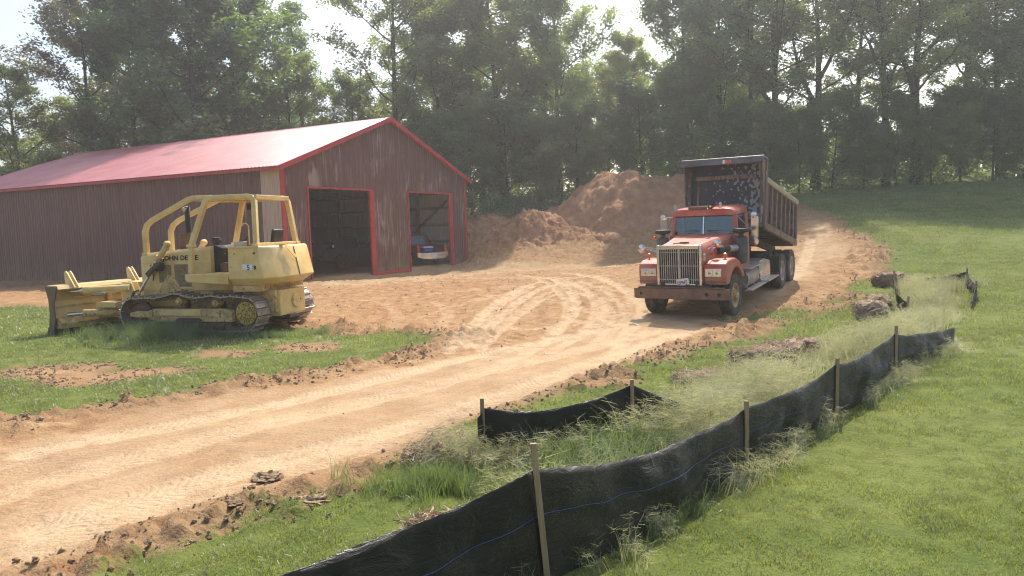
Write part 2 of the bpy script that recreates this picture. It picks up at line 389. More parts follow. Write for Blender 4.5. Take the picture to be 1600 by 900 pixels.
idx = np.arange(nx * ny).reshape(ny, nx)
quads = np.stack([idx[:-1, :-1], idx[:-1, 1:], idx[1:, 1:], idx[1:, :-1]], -1).reshape(-1, 4)

M = NT('soil_and_turf')
P3 = M.pos()
ga, pa, ca, ta, al, ac = [M.attr(k) for k in ('grass', 'pale', 'clay', 'track', 'along', 'across')]
nz = M.noise(3.2, 6, .62, P3); nf = M.noise(22, 5, .6, P3); nb = M.noise(.35, 4, .55, P3); nm = M.noise(9, 6, .7, P3)
brown = M.mix(M.ramp(nz, .33, .68), (.27, .150, .074, 1), (.43, .278, .142, 1))
clayc = M.mix(M.ramp(nz, .33, .68), (.27, .135, .062, 1), (.43, .26, .128, 1))
dirtc = M.mix(M.math('MULTIPLY', ca, .8), brown, clayc)
pf = M.math('ADD', pa, M.math('MULTIPLY', M.math('SUBTRACT', nz, .5), 1.1), clamp=True)
palec = M.mix(M.ramp(M.noise(1.1, 6, .6, M.scaled(P3, (1, .5, 1))), .35, .65), (.36, .228, .120, 1), (.465, .322, .188, 1))
palec = M.mix(M.ramp(nm, .58, .72), palec, (.33, .215, .13, 1))
_rot = M.n('ShaderNodeVectorRotate', rotation_type='Z_AXIS'); M.put(_rot.inputs['Vector'], P3); _rot.inputs['Angle'].default_value = -R(48)
strk = M.noise(1.0, 6, .65, M.scaled(_rot.outputs[0], (.55, 7.5, 1)))
palec = M.mix(M.math('MULTIPLY', M.ramp(strk, .50, .66), .55), palec, (.335, .22, .135, 1))
palec = M.mix(M.math('MULTIPLY', M.ramp(strk, .28, .42, (1, 1, 1, 1), (0, 0, 0, 1)), .5), palec, (.55, .41, .26, 1))
dirtc = M.mix(M.ramp(pf, .35, .75), dirtc, palec)
# wheel strips: packed light soil with lug prints
wv = M.math('SINE', M.math('MULTIPLY', M.math('ADD', al, M.math('MULTIPLY', M.math('ABSOLUTE', ac), .8)), 62.0), 0)
lug = M.math('MULTIPLY', M.ramp(M.math('ADD', M.math('MULTIPLY', wv, .25), nz), .35, .7), ta)
dirtc = M.mix(M.math('MULTIPLY', ta, M.ramp(nz, .25, .55)), dirtc, (.53, .385, .235, 1))
dirtc = M.mix(M.math('MULTIPLY', M.math('MULTIPLY', lug, M.ramp(M.noise(1.6, 4, .6, P3), .42, .62)), .22), dirtc, (.33, .20, .11, 1))
dirtc = M.mix(M.math('MULTIPLY', M.ramp(nf, .55, .8), .5), dirtc, (.16, .09, .05, 1))
rimf = M.math('MULTIPLY', M.ramp(ga, .02, .38), M.ramp(nz, .30, .62))
dirtc = M.mix(M.math('MULTIPLY', rimf, .75), dirtc, M.mix(M.ramp(nm, .35, .65), (.13, .080, .048, 1), (.29, .195, .115, 1)))
turf = M.mix(M.ramp(M.noise(2.2, 6, .6, P3), .35, .65), (.082, .115, .026, 1), (.150, .180, .044, 1))
turf = M.mix(M.math('MULTIPLY', M.ramp(nb, .42, .62), .55), turf, (.19, .205, .06, 1))
turf = M.mix(M.math('MULTIPLY', M.ramp(nm, .58, .74), .6), turf, (.22, .175, .085, 1))
gfac = M.ramp(M.math('ADD', ga, M.math('MULTIPLY', M.math('SUBTRACT', nm, .5), .5)), .42, .56)
colr = M.mix(gfac, dirtc, turf)
bn = M.bump(nf, .8, .03); bn = M.bump(nm, .5, .05, bn); bn = M.bump(M.math('MULTIPLY', lug, M.ramp(M.noise(1.6, 4, .6, P3), .40, .62)), .35, .015, bn)
M.set(Base_Color=colr, Roughness=.95, Specular_IOR_Level=.12, Normal=bn)
GROUND_M = M.m

gface = g_[quads].mean(1) > 0
def ground_part(name, sel):
    q = quads[sel]; used = np.unique(q); remap = np.full(nx * ny, -1); remap[used] = np.arange(len(used))
    me = mesh_np(name, np.stack([xf, yf, zf], 1)[used], remap[q], GROUND_M, smooth=True)
    for k, a in (('grass', np.clip(g_ * .5 + .5, 0, 1)), ('pale', pale_), ('clay', clay_), ('track', tr_), ('along', ta_), ('across', tc_)):
        at = me.attributes.new(k, 'FLOAT', 'POINT'); at.data.foreach_set('value', a[used].astype(np.float32))
    return tag(obj(name, me), kind='structure')
ground_part('lawn', gface)
ground_part('dirt_ground', ~gface)
def gz(x, y):
    return full_z(np.atleast_1d(np.asarray(x, float)), np.atleast_1d(np.asarray(y, float)))
def gz1(x, y): return float(gz(x, y)[0])
# ------------------------------------------------------------------ barn
BW, BL, BE, BR = 15.69, 26.5, 5.15, 2.83          # width, length, eave, rise
barn = empty('barn', (-9.95, 32.2, .2), 'long brown metal-sided barn with a red roof, red trim and two open doorways', 'barn', rz=1.0959)

M = NT('brown_siding'); P3 = M.pos()
st = M.noise(1.0, 6, .65, M.scaled(P3, (5, 5, .35))); st2 = M.noise(1.0, 5, .7, M.scaled(P3, (16, 16, .5))); bl = M.noise(.45, 4, .55, P3)
c = M.mix(M.ramp(st, .35, .7), (.135, .067, .055, 1), (.20, .106, .088, 1))
peel = M.math('MULTIPLY', M.ramp(M.math('ADD', M.math('MULTIPLY', st2, .6), M.math('MULTIPLY', bl, .55)),   .635, .73), M.attr('wear'))
spot = M.ramp(M.math('ADD', M.math('MULTIPLY', M.noise(1.0, 3, .5, M.scaled(P3, (.9, .9, .55))), .8), M.math('MULTIPLY', st2, .35)), .70, .76)
peel = M.math('MAXIMUM', peel, M.math('MULTIPLY', M.math('MULTIPLY', spot, M.attr('wear')), .9))
c = M.mix(peel, c, (.36, .29, .24, 1))
c = M.mix(M.math('MULTIPLY', M.ramp(st2, .62, .66), .35), c, (.38, .33, .31, 1))
sz = M.n('ShaderNodeSeparateXYZ'); M.put(sz.inputs[0], P3); mr = M.n('ShaderNodeMapRange'); M.put(mr.inputs[0], sz.outputs[2]); mr.inputs[1].default_value = 1.1; mr.inputs[2].default_value = .1
c = M.mix(M.math('MULTIPLY', mr.outputs[0], M.ramp(M.noise(2.5, 6, .7, P3), .35, .6)), c, (.27, .17, .105, 1))
bf = M.n('ShaderNodeNewGeometry').outputs['Backfacing']
c = M.mix(bf, c, M.mix(M.ramp(bl, .3, .7), (.50, .48, .47, 1), (.62, .60, .58, 1)))
M.set(Base_Color=c, Roughness=.55, Specular_IOR_Level=.35); SIDING = M.m

M = NT('red_roof_steel'); P3 = M.pos()
c = M.mix(M.ramp(M.noise(.6, 5, .6, P3), .35, .65), (.42, .075, .095, 1), (.52, .12, .14, 1))
c = M.mix(M.math('MULTIPLY', M.ramp(M.noise(1.0, 6, .6, M.scaled(P3, (1.2, 1.2, 1.2))), .45, .8), .45), c, (.62, .26, .26, 1))
c = M.mix(bf if False else M.n('ShaderNodeNewGeometry').outputs['Backfacing'], c, (.40, .38, .36, 1))
M.set(Base_Color=c, Roughness=.40, Specular_IOR_Level=.9, Metallic=.1, Coat_Weight=1.0, Coat_Roughness=.28); ROOFM = M.m
TRIM = worn('red_trim_paint', (.44, .035, .045, 1), (.52, .07, .075, 1), (.30, .12, .09, 1), rough=.45, chip=.72, dirt_amt=.25)
RAWB = NT('bare_grey_board'); P3 = RAWB.pos()
c = RAWB.mix(RAWB.ramp(RAWB.noise(1, 7, .7, RAWB.scaled(P3, (30, 30, 1.2))), .3, .7), (.34, .24, .16, 1), (.66, .52, .38, 1))
RAWB.set(Base_Color=c, Roughness=.85, Normal=RAWB.bump(RAWB.noise(1, 5, .6, RAWB.scaled(P3, (40, 40, 2))), .4, .01)); RAWB = RAWB.m
LUMBER = simple('old_lumber', (.22, .155, .10), .85, var=.35, scale=3, bump=.2)
LUMBERP = simple('brace_lumber', (.10, .07, .055), .85, var=.3, scale=3)

def slope_top(x): return BE + BR * (1 - abs(x - BW / 2) / (BW / 2))
RIBS = [(-.030, 0), (-.014, .022), (.014, .022), (.030, 0)]
def sheet(name, O, a, w, n, s0, s1, bot, top, wear=0.0, parent=None, pitch=.2286, base=0.0, rib=1.0):
    ss = [(s0, base), (s1, base)]
    k = math.floor(s0 / pitch)
    while k * pitch <= s1 + .05:
        for d, h in RIBS:
            s = k * pitch + pitch * .5 + d
            if s0 + .002 < s < s1 - .002: ss.append((s, base + h * rib))
        s = k * pitch + .0
        if s0 + .01 < s < s1 - .01: ss.append((s, base + .003))
        k += 1
    ss.sort(); O, a, w, n = map(np.array, (O, a, w, n)); V = []
    pk = [q for q in (BW / 2,) if callable(top) and s0 < q < s1]
    for q in pk: ss.append((q, base)); ss.sort()
    for s, h in ss:
        tb = bot(s) if callable(bot) else bot; tt = top(s) if callable(top) else top
        V += [O + a * s + n * h + w * tb, O + a * s + n * h + w * tt]
    F = [(2 * i, 2 * i + 2, 2 * i + 3, 2 * i + 1) for i in range(len(ss) - 1)]
    me = mesh_np(name, np.array(V), np.array(F), SIDING)
    at = me.attributes.new('wear', 'FLOAT', 'POINT'); at.data.foreach_set('value', np.full(len(V), wear, np.float32))
    return obj(name, me, parent)
doors = [(1.6, 6.2), (9.5, 13.85)]; DH = 4.2
brk = [0.02]
for i in range(1, 18): brk.append(min(i * .914, BW))
for a_, b_ in doors: brk += [a_, b_]
brk = sorted(set(round(b, 3) for b in brk))
brk = [b for i, b in enumerate(brk) if i == 0 or b - brk[i - 1] > .06 or b in (1.6, 6.2, 9.5, 13.85)]
for s0, s1 in zip(brk[:-1], brk[1:]):
    if s1 - s0 < .01: continue
    mid = (s0 + s1) / 2; ind = any(a_ < mid < b_ for a_, b_ in doors)
    sheet('wall_panel', (0, 0, 0), (1, 0, 0), (0, 0, 1), (0, -1, 0), s0, s1, DH if ind else -.45, slope_top, 1.0, barn)
y1 = BL
while y1 > 1.23 + .05:                                       # long side wall towards the camera
    y0 = max(1.23, y1 - .914)
    sheet('wall_panel', (0, BL, 0), (0, -1, 0), (0, 0, 1), (-1, 0, 0), BL - y1, BL - y0, -.6, BE - .01, .25, barn); y1 = y0
y0 = 0
while y0 < BL - .05:
    y1 = min(BL, y0 + .914); sheet('wall_panel', (BW, 0, 0), (0, 1, 0), (0, 0, 1), (1, 0, 0), y0, y1, -.4, BE - .01, .4, barn); y0 = y1
s0 = 0
while s0 < BW - .05:
    s1 = min(BW, s0 + .914); sheet('wall_panel', (BW, BL, 0), (-1, 0, 0), (0, 0, 1), (0, 1, 0), s0, s1, -.5, lambda s: slope_top(s), .4, barn); s0 = s1
# bare boards at the near corner of the long wall
yb = .03
for w_ in (.20, .26, .22, .27, .23):
    MB().box(-.028 - rnd.random() * .008, .012, yb + .006, yb + w_ - .006, -.3, BE - .03 - rnd.random() * .03).build('bare_board', RAWB, barn, .004); yb += w_
# roof
th = math.atan2(BR, BW / 2); RLn = math.hypot(BR, BW / 2) + .38; ct, stt = math.cos(th), math.sin(th)
k = 0; s0 = -.25
while s0 < BL + .25:
    s1 = min(s0 + .914, BL + .3)
    for side in (0, 1):
        if side == 0: O = (-.36, BL + .3, BE - .36 * BR / (BW / 2)); a = (0, -1, 0); w = (ct, 0, stt); n = (-stt, 0, ct)
        else: O = (BW + .36, -.3, BE - .36 * BR / (BW / 2)); a = (0, 1, 0); w = (-ct, 0, stt); n = (stt, 0, ct)
        o = sheet('roof_panel', O, a, w, tuple(q * 1.0 for q in n), s0 + .25, s1 + .25, 0, RLn - .004, 0, barn, base=.05 + .0015 * (k % 2), rib=1.7)
        o.data.materials[0] = ROOFM
    s0 = s1; k += 1
rt = BE + BR
MB().prism([(BW / 2 - .22, rt - .02), (BW / 2, rt + .085), (BW / 2 + .22, rt - .02), (BW / 2 + .22, rt - .005), (BW / 2, rt + .10), (BW / 2 - .22, rt - .005)], -.32, BL + .32).build('ridge_cap', ROOFM, barn)
for yy in (-.33, BL + .30):                                  # rake boards
    for sg in (0, 1):
        e = (-.38, BE - .36 * .36) if sg == 0 else (BW + .38, BE - .36 * .36); r_ = (BW / 2, rt + .05)
        MB().hexa([(e[0], yy, e[1] - .17), (e[0], yy + .03, e[1] - .17), (r_[0], yy + .03, r_[1] - .17), (r_[0], yy, r_[1] - .17),
                   (e[0], yy, e[1] + .06), (e[0], yy + .03, e[1] + .06), (r_[0], yy + .03, r_[1] + .06), (r_[0], yy, r_[1] + .06)]).build('rake_trim', TRIM, barn)
        MB().hexa([(e[0], yy + .03, e[1] - .04), (e[0], yy + .33, e[1] - .04), (r_[0], yy + .33, r_[1] - .07), (r_[0], yy + .03, r_[1] - .07),
                   (e[0], yy + .03, e[1] - .02), (e[0], yy + .33, e[1] - .02), (r_[0], yy + .33, r_[1] - .05), (r_[0], yy + .03, r_[1] - .05)]).build('soffit', TRIM, barn) if yy < 0 else None
for x_ in (-.37, BW + .34): MB().box(x_, x_ + .03, -.3, BL + .3, BE - .235, BE - .115).build('eave_trim', TRIM, barn)
for x_, y_ in ((-.045, -.045), (BW - .19, -.045), (-.045, BL - .02), (BW - .19, BL - .02)):
    MB().box(x_, x_ + .20, y_, y_ + .03, -.3, BE - .02).build('corner_trim', TRIM, barn)
for x_ in (-.048, BW + .02): MB().box(x_, x_ + .028, -.046, .05, -.3, BE - .16).build('corner_trim', TRIM, barn)
for a_, b_ in doors:
    MB().box(a_ - .06, a_ + .02, -.05, .02, -.2, DH + .05).build('door_trim', TRIM, barn)
    MB().box(a_ + .02, b_ - .02, -.05, .04, DH - .03, DH + .06).build('door_trim', TRIM, barn)
    MB().box(b_ - .10, b_ + .22, -.055, -.03, -.2, DH + .05).build('door_trim', TRIM, barn)
    MB().box(b_ - .13, b_ - .10, -.055, .06, -.2, DH - .035).build('door_jamb', TRIM, barn)
    MB().box(a_ - .10, a_ - .065, .03, .25, -.2, DH - .035).build('door_jamb', LUMBER, barn)
MB().box(6.42, 9.4, -.045, -.02, -.16, -.02).build('base_trim', TRIM, barn)
MB().box(14.08, BW - .2, -.045, -.02, -.2, -.08).build('base_trim', TRIM, barn)
# frame inside
for i in range(9):
    y_ = .15 + i * (BL - .45) / 8
    for x_ in (.14, BW - .28): MB().box(x_, x_ + .14, y_, y_ + .14, -.2, BE - .12).build('post', LUMBER, barn)
for x_ in (3.9, 7.8, 11.7): MB().box(x_, x_ + .14, BL - .3, BL - .16, -.2, slope_top(x_) - .3).build('post', LUMBER, barn)
for z_ in (.25, 1.25, 2.3, 3.35, 4.3):
    MB().box(.03, .07, .4, BL - .2, z_, z_ + .14).build('girt', LUMBER, barn)
    MB().box(BW - .09, BW - .05, .4, BL - .2, z_, z_ + .14).build('girt', LUMBER, barn)
    MB().box(.2, BW - .2, BL - .09, BL - .05, z_, z_ + .14).build('girt', LUMBER, barn)
    MB().box(6.35, 9.35, .04, .08, z_, z_ + .14).build('girt', LUMBER, barn)
for i in range(9):                                           # trusses and purlins
    y_ = .17 + i * (BL - .45) / 8
    t = MB().beam((.2, y_, BE - .3), (BW - .2, y_, BE - .3), .05, .18)
    for q in (0, 1):
        x0 = .2 if q == 0 else BW - .2; t.beam((x0, y_, BE - .2), (BW / 2, y_, BE + BR - .25), .05, .16)
        t.beam((BW / 2 + (q - .5) * 7.4, y_, BE - .25), (BW / 2, y_, BE + BR - .5), .05, .1)
    t.build('truss', LUMBER, barn, smooth=0)
for i in range(8):
    f_ = (i + .5) / 8
    for q in (0, 1):
        x_ = BW / 2 * f_ if q == 0 else BW - BW / 2 * f_
        MB().box(x_ - .04, x_ + .04, .2, BL - .2, slope_top(x_) - .12, slope_top(x_) - .03).build('purlin', LUMBER, barn)
# the diagonal braces on the right wall and the long one seen through the right doorway
MB().beam((BW - .22, 1.2, 3.9), (BW - .22, 5.0, 1.0), .05, .14).build('brace', LUMBERP, barn)
MB().box(BW - .135, BW - .10, .4, 8.5, .25, 1.2).build('liner_board', simple('pale_liner', (.42, .42, .43), .8), barn)
# ------------------------------------------------------------------ bulldozer (x forward, y towards its left side, z up)
YEL = worn('yellow_machine_paint', (.69, .48, .165, 1), (.77, .60, .28, 1), (.22, .10, .04, 1), .42, .65, (.40, .28, .16), .5)
YELD = worn('yellow_paint_dirty', (.60, .41, .15, 1), (.66, .49, .24, 1), (.16, .085, .045, 1), .55, .56, (.27, .17, .095), .9, scale=1.6)
TRKD = worn('track_steel_dirty', (.10, .075, .06, 1), (.17, .12, .085, 1), (.20, .10, .05, 1), .55, .58, (.30, .19, .11), .8, metal=.3, scale=2)
SHOE = worn('shoe_steel', (.34, .31, .29, 1), (.48, .44, .41, 1), (.22, .12, .07, 1), .36, .6, (.30, .20, .13), .5, metal=.65, scale=2)
DARK = simple('black_metal', (.022, .021, .020), .5, var=.4)
BLKR = simple('black_rubber_dusty', (.040, .036, .033), .75, var=.35, scale=10)
CHROME = simple('chrome', (.62, .62, .64), .16, 1.0, .08)
DULL = worn('dull_bright_metal', (.42, .40, .37, 1), (.55, .53, .5, 1), (.25, .16, .10, 1), .38, .63, (.32, .24, .17), .6, metal=.55)
GREASE = worn('greasy_steel', (.05, .04, .033, 1), (.10, .075, .05, 1), (.18, .09, .045, 1), .5, .58, (.22, .15, .09), .5)
WEARM = worn('blade_wear_steel', (.13, .10, .085, 1), (.20, .15, .12, 1), (.18, .09, .05, 1), .5, .6, (.26, .16, .1), .5, metal=.35)
MUFF = worn('rusty_muffler', (.10, .065, .05, 1), (.17, .10, .07, 1), (.24, .10, .045, 1), .7, .52, (.2, .14, .1), .3, scale=2)
BLACKP = simple('black_lettering_paint', (.012, .012, .012), .5, var=.1)
WHITEP = simple('white_sticker', (.72, .76, .80), .5, var=.06)
HOODIN = simple('dusty_screen', (.24, .17, .10), .8, var=.3, scale=12, bump=.4, bscale=150)

dz = empty('bulldozer', (-5.6, 18.04, .07), 'old yellow bulldozer with an open roll cage, parked left of the drive before the barn', 'bulldozer', rz=R(165.9))

# --- track loop path (x,z) sampled evenly
_ctrl = []
for a in np.linspace(-90, 60, 9): _ctrl.append((.47 - .42 * math.cos(R(a)), .445 + .42 * math.sin(R(a))))
_ctrl += [(.78, .86), (1.0, .835), (1.18, .86), (1.32, .88), (1.5, .845), (1.72, .83), (1.98, .86), (2.2, .925), (2.36, .93), (2.6, .87), (2.9, .82), (3.12, .83)]
for a in np.linspace(70, -90, 10): _ctrl.append((3.46 + .40 * math.cos(R(a)), .43 + .40 * math.sin(R(a))))
_ctrl += [(3.0, .03), (2.0, .025), (1.0, .025)]
_pp = np.array(_ctrl + [_ctrl[0]]); _sl = np.concatenate([[0], np.cumsum(np.linalg.norm(np.diff(_pp, axis=0), axis=1))]); _tot = _sl[-1]
def loop_at(s):
    s = s % _tot; x = np.interp(s, _sl, _pp[:, 0]); z = np.interp(s, _sl, _pp[:, 1])
    x2 = np.interp((s + .03) % _tot, _sl, _pp[:, 0]); z2 = np.interp((s + .03) % _tot, _sl, _pp[:, 1]); return x, z, math.atan2(z2 - z, x2 - x)
NS = 50
sm = MB().box(-.078, .078, -.25, .25, -.012, .016).box(.045, .07, -.25, .25, .012, .058)
for q in (-.12, .12): sm.cyl((-.02, q, .01), (-.02, q, .03), .014, 6)
shoe_me = sm.mesh('track_shoe', SHOE)
for sg in (1, -1):
    yc = .95 if sg > 0 else -1.10
    ch = MB(); pts = [loop_at(_tot * i / 72)[:2] for i in range(72)]
    cx_, cz_ = 1.96, .45
    inn = []
    for i, (x, z) in enumerate(pts):
        a = loop_at(_tot * i / 72)[2]; inn.append((x + math.sin(a) * .10, z - math.cos(a) * .10))
    for ys in (-.085, .045):
        vs = []; 
        for (x, z), (xi, zi) in zip(pts, inn): vs += [(x, yc + ys, z), (x, yc + ys + .04, z), (xi, yc + ys + .04, zi), (xi, yc + ys, zi)]
        n_ = len(pts); ch.add(vs, [(4 * i + k, 4 * i + (k + 1) % 4, 4 * ((i + 1) % n_) + (k + 1) % 4, 4 * ((i + 1) % n_) + k) for i in range(n_) for k in range(4)])
    for i in range(0, 72, 1):
        x, z, a = loop_at(_tot * i / 72 + .02); ch.cyl((x + math.sin(a) * .05, yc - .1, z - math.cos(a) * .05), (x + math.sin(a) * .05, yc + .1, z - math.cos(a) * .05), .022, 6)
    chain = ch.build('track', TRKD, dz)
    for i in range(NS):
        x, z, a = loop_at(_tot * i / NS)
        o = obj('track_shoe', shoe_me, chain)
        o.matrix_local = Matrix.Translation((x - math.sin(a) * .0, yc, z)) @ Matrix.Rotation(-a, 4, 'Y')
    # sprocket
    sp = MB(); T_ = 25; prof = []
    for i in range(T_ * 4):
        a = 2 * PI * i / (T_ * 4); prof.append((.47 + math.cos(a) * (.355 if i % 4 < 2 else .315), .445 + math.sin(a) * (.355 if i % 4 < 2 else .315)))
    sp.prism(prof, yc - .04, yc + .04)
    sprocket = sp.build('sprocket', TRKD, dz)
    hb = MB().lathe([(.0, yc + sg * .13), (.06, yc + sg * .135), (.07, yc + sg * .115), (.17, yc + sg * .11), (.18, yc + sg * .09), (.27, yc + sg * .085), (.285, yc + sg * .06), (.285, yc)], 'y', (.47, 0, .445), 28)
    for i in range(10): a = 2 * PI * i / 10; hb.cyl((.47 + .22 * math.cos(a), yc + sg * .08, .445 + .22 * math.sin(a)), (.47 + .22 * math.cos(a), yc + sg * .115, .445 + .22 * math.sin(a)), .024, 6)
    for i in range(5): a = 2 * PI * i / 5; hb.cyl((.47 + .12 * math.cos(a), yc + sg * .1, .445 + .12 * math.sin(a)), (.47 + .12 * math.cos(a), yc + sg * .135, .445 + .12 * math.sin(a)), .03, 8)
    hb.build('sprocket_hub', worn('hub_yellow', (.58, .40, .07, 1), (.62, .45, .15, 1), (.10, .06, .035, 1), .5, .52, (.25, .16, .09), .5, scale=3) if sg > 0 else YELD, dz)
    # idler
    idl = MB().lathe([(.0, yc + sg * .05), (.10, yc + sg * .06), (.12, yc + sg * .03), (.25, yc + sg * .02), (.27, yc + sg * .05), (.33, yc + sg * .055), (.335, yc - sg * .055), (.25, yc - sg * .05), (.0, yc - sg * .05)], 'y', (3.46, 0, .43), 28)
    idl.build('idler_wheel', TRKD, dz)
    # carrier rollers and bottom rollers
    for x_, z_ in ((2.28, .74), (1.28, .69)):
        MB().lathe([(0, yc + sg * .16), (.05, yc + sg * .165), (.06, yc + sg * .13), (.085, yc + sg * .12), (.095, yc + sg * .08), (.095, yc - sg * .1), (0, yc - sg * .1)], 'y', (x_, 0, z_), 16).build('carrier_roller', YELD, dz)
        MB().box(x_ - .05, x_ + .05, min(yc * .72, yc), max(yc * .72, yc), .5, z_).build('roller_bracket', TRKD, dz, .01)
    for i in range(6):
        x_ = .98 + i * .385; MB().lathe([(0, yc + sg * .12), (.06, yc + sg * .12), (.065, yc + sg * .1), (.10, yc + sg * .09), (.10, yc + sg * .06), (.08, yc + sg * .05), (.08, yc - sg * .1), (0, yc - sg * .1)], 'y', (x_, 0, .175), 14).build('track_roller', TRKD, dz)
    o1, o2 = (yc - .02, yc + .17) if sg > 0 else (yc - .17, yc + .02)
    MB().prism([(.80, .24), (.80, .50), (1.0, .56), (2.95, .56), (3.15, .50), (3.25, .36), (2.9, .24)], o1, o2).build('track_frame', YELD, dz, .02)
    p1, p2 = (o2, o2 + .035) if sg > 0 else (o1 - .035, o1)
    MB().prism([(1.62, .39), (1.62, .545), (2.70, .545), (2.78, .48), (2.78, .40)], p1, p2).build('recoil_cover', YEL if sg > 0 else YELD, dz, .01)
    MB().prism([(1.1, .36), (1.1, .52), (1.30, .56), (1.52, .52), (1.52, .38)], p1, p2).build('recoil_cover', YELD, dz, .01)
    MB().prism([(2.98, .37), (2.98, .50), (3.35, .52), (3.60, .47), (3.60, .38), (3.35, .35)], p1, p2 + .02 * sg * (sg > 0)).build('idler_yoke', YELD, dz, .01)
    MB().prism([(1.05, .10), (1.0, .22), (2.95, .22), (2.90, .10)], o2 - .02 if sg > 0 else o1, o2 if sg > 0 else o1 + .02).build('roller_guard', TRKD, dz, .006)
    MB().prism([(1.65, .235), (1.60, .30), (1.70, .345), (2.25, .345), (2.35, .30), (2.28, .235)], p1, p2).build('guard_plate', GREASE, dz, .01)

# --- hull and engine hood
MB().prism([(.05, .38), (.05, 1.0), (3.7, 1.0), (3.78, .45), (3.4, .32), (.4, .30)], -.48, .48).build('hull', YELD, dz, .02)
MB().prism([(1.0, .95), (1.0, 1.25), (2.2, 1.25), (2.2, .95)], -.60, .60).build('mid_frame', YEL, dz, .015)
hood = MB().loft([[(x, -w, z0), (x, w, z0), (x, w, z1 - .07), (x, w - .07, z1), (x, -w + .07, z1), (x, -w, z1 - .07)] for x, w, z0, z1 in ((1.70, .56, 1.2, 2.04), (3.0, .555, .95, 1.95), (3.70, .55, .95, 1.89), (3.74, .53, .97, 1.86))]).build('hood', YEL, dz, .012)
MB().prism([(1.7, .80), (1.7, 1.22), (3.02, 1.0), (3.72, .97), (3.74, .55), (2.6, .55)], -.535, .535).build('side_plate', YEL, dz, .012)
for sg in (1, -1):
    y0, y1 = (.556, .566) if sg > 0 else (-.566, -.556)
    MB().box(2.26, 2.74, y0, y1, 1.05, 1.61).build('engine_screen', HOODIN, dz)
    f = MB()
    for a in ((2.21, 2.26, 1.0, 1.66), (2.74, 2.79, 1.0, 1.66), (2.26, 2.74, 1.0, 1.05), (2.26, 2.74, 1.61, 1.66), (1.72, 2.21, 1.64, 1.66), (2.79, 3.68, 1.64, 1.66)): f.box(a[0], a[1], y0 - .004, y1 + .008, a[2], a[3])
    f.build('screen_frame', YEL, dz, .004)
    MB().box(2.84, 3.20, y0, y1, 1.16, 1.60).build('engine_screen', HOODIN, dz)
    MB().prism([(2.40, .78), (3.35, .78), (3.20, 1.00), (2.95, 1.34), (2.80, 1.34)], y0, y1 + .01 * sg).build('gusset', YELD, dz)
MB().box(3.742, 3.765, -.44, .44, 1.02, 1.80).build('radiator_grille', DARK, dz)
Ml = Matrix.Translation((3.06, .568, 1.715)) @ Matrix.Rotation(PI, 4, 'Z') @ Matrix.Rotation(PI / 2, 4, 'X')
lettering('lettering', 'JOHN DEERE', .165, BLACKP, dz, Ml, .002, .004, 1.08)
# exhaust
MB().lathe([(0, 1.96), (.16, 1.96), (.165, 2.0), (.165, 2.35), (.14, 2.39), (0, 2.39)], 'z', (2.86, -.1, 0), 20).build('muffler', MUFF, dz)
MB().lathe([(.062, 2.38), (.062, 3.05), (.05, 3.05), (.05, 2.9)], 'z', (2.78, -.1, 0), 16).build('exhaust_pipe', DARK, dz)
MB().lathe([(.04, 2.9), (.095, 2.95), (.105, 3.02), (.04, 3.06)], 'z', (2.82, -.12, 0), 16).build('exhaust_sleeve', DULL, dz)
MB().lathe([(.05, 1.95), (.05, 2.06), (.11, 2.10), (.13, 2.17), (.10, 2.24), (0, 2.26)], 'z', (1.98, -.12, 0), 18).build('air_precleaner', BLKR, dz)
MB().lathe([(.04, 1.97), (.04, 2.01), (.06, 2.01), (.06, 2.05), (0, 2.06)], 'z', (3.45, 0, 0), 14).build('radiator_cap', YEL, dz)
# lift cylinders
for sg in (1, -1):
    y_ = .70 * sg
    br = MB().box(3.05, 3.34, min(.56 * sg, y_), max(.56 * sg, y_), 1.45, 1.62).build('cylinder_bracket', GREASE, dz, .02)
    cy = MB().cyl((2.80, y_, 2.10), (3.28, y_, 1.47), .068, 18).lathe([(.0, -.085), (.05, -.085), (.085, -.03), (.085, .03), (.05, .085), (.0, .085)], 'y', (2.79, y_, 2.12), 14)
    cy.build('lift_cylinder', YEL, dz)
    MB().cyl((3.02, y_, 1.815), (3.10, y_, 1.71), .088, 18).cyl((3.24, y_, 1.52), (3.33, y_, 1.40), .085, 18).build('cylinder_collar', YELD, dz)
    MB().beam((3.02, y_ + .08 * sg, 1.64), (3.38, y_ + .08 * sg, 1.36), .05, .12).box(3.0, 3.16, y_ - .1, y_ + .1, 1.52, 1.66).build('trunnion', GREASE, dz, .015)
    MB().cyl((3.28, y_, 1.47), (3.80, y_, .79), .034, 12).build('cylinder_rod', CHROME if sg > 0 else DULL, dz)
    MB().tube([(3.0, y_ - .06 * sg, 1.9), (3.2, y_ - .09 * sg, 1.75), (3.3, y_ - .12 * sg, 1.5), (3.4, y_ - .15 * sg, 1.2)], .014, 6).build('hose', BLKR, dz)
# --- platform, fenders, tank
plat = MB()
for sg in (1, -1): plat.prism([(.84, 1.14), (.80, 1.39), (2.0, 1.39), (2.0, 1.26), (1.94, 1.20)], min(.56 * sg, 1.14 * sg), max(.56 * sg, 1.14 * sg))
plat.box(.3, 1.9, -.57, .57, 1.27, 1.385)
plat.build('platform', YEL, dz, .012)
U = [(.80, 1.12), (.02, 1.12), (-.17, .80), (-.24, .02), (-.24, -.02), (-.17, -.80), (.02, -1.12), (.80, -1.12), (.80, -.52), (.12, -.52), (.12, .52), (.80, .52)]
def ring(k, z, ins=0):
    out = []
    for x, y in U:
        fx = -k if x < .1 else 0
        out.append((x + (fx if x < 0 or abs(y) > 1 and x < .1 else 0) + (ins if x < .1 else -ins * .0), y * (1 + (k * .25 if abs(y) > .6 else 0)) - (ins * math.copysign(1, y) if abs(y) > .6 else 0), z))
    return out
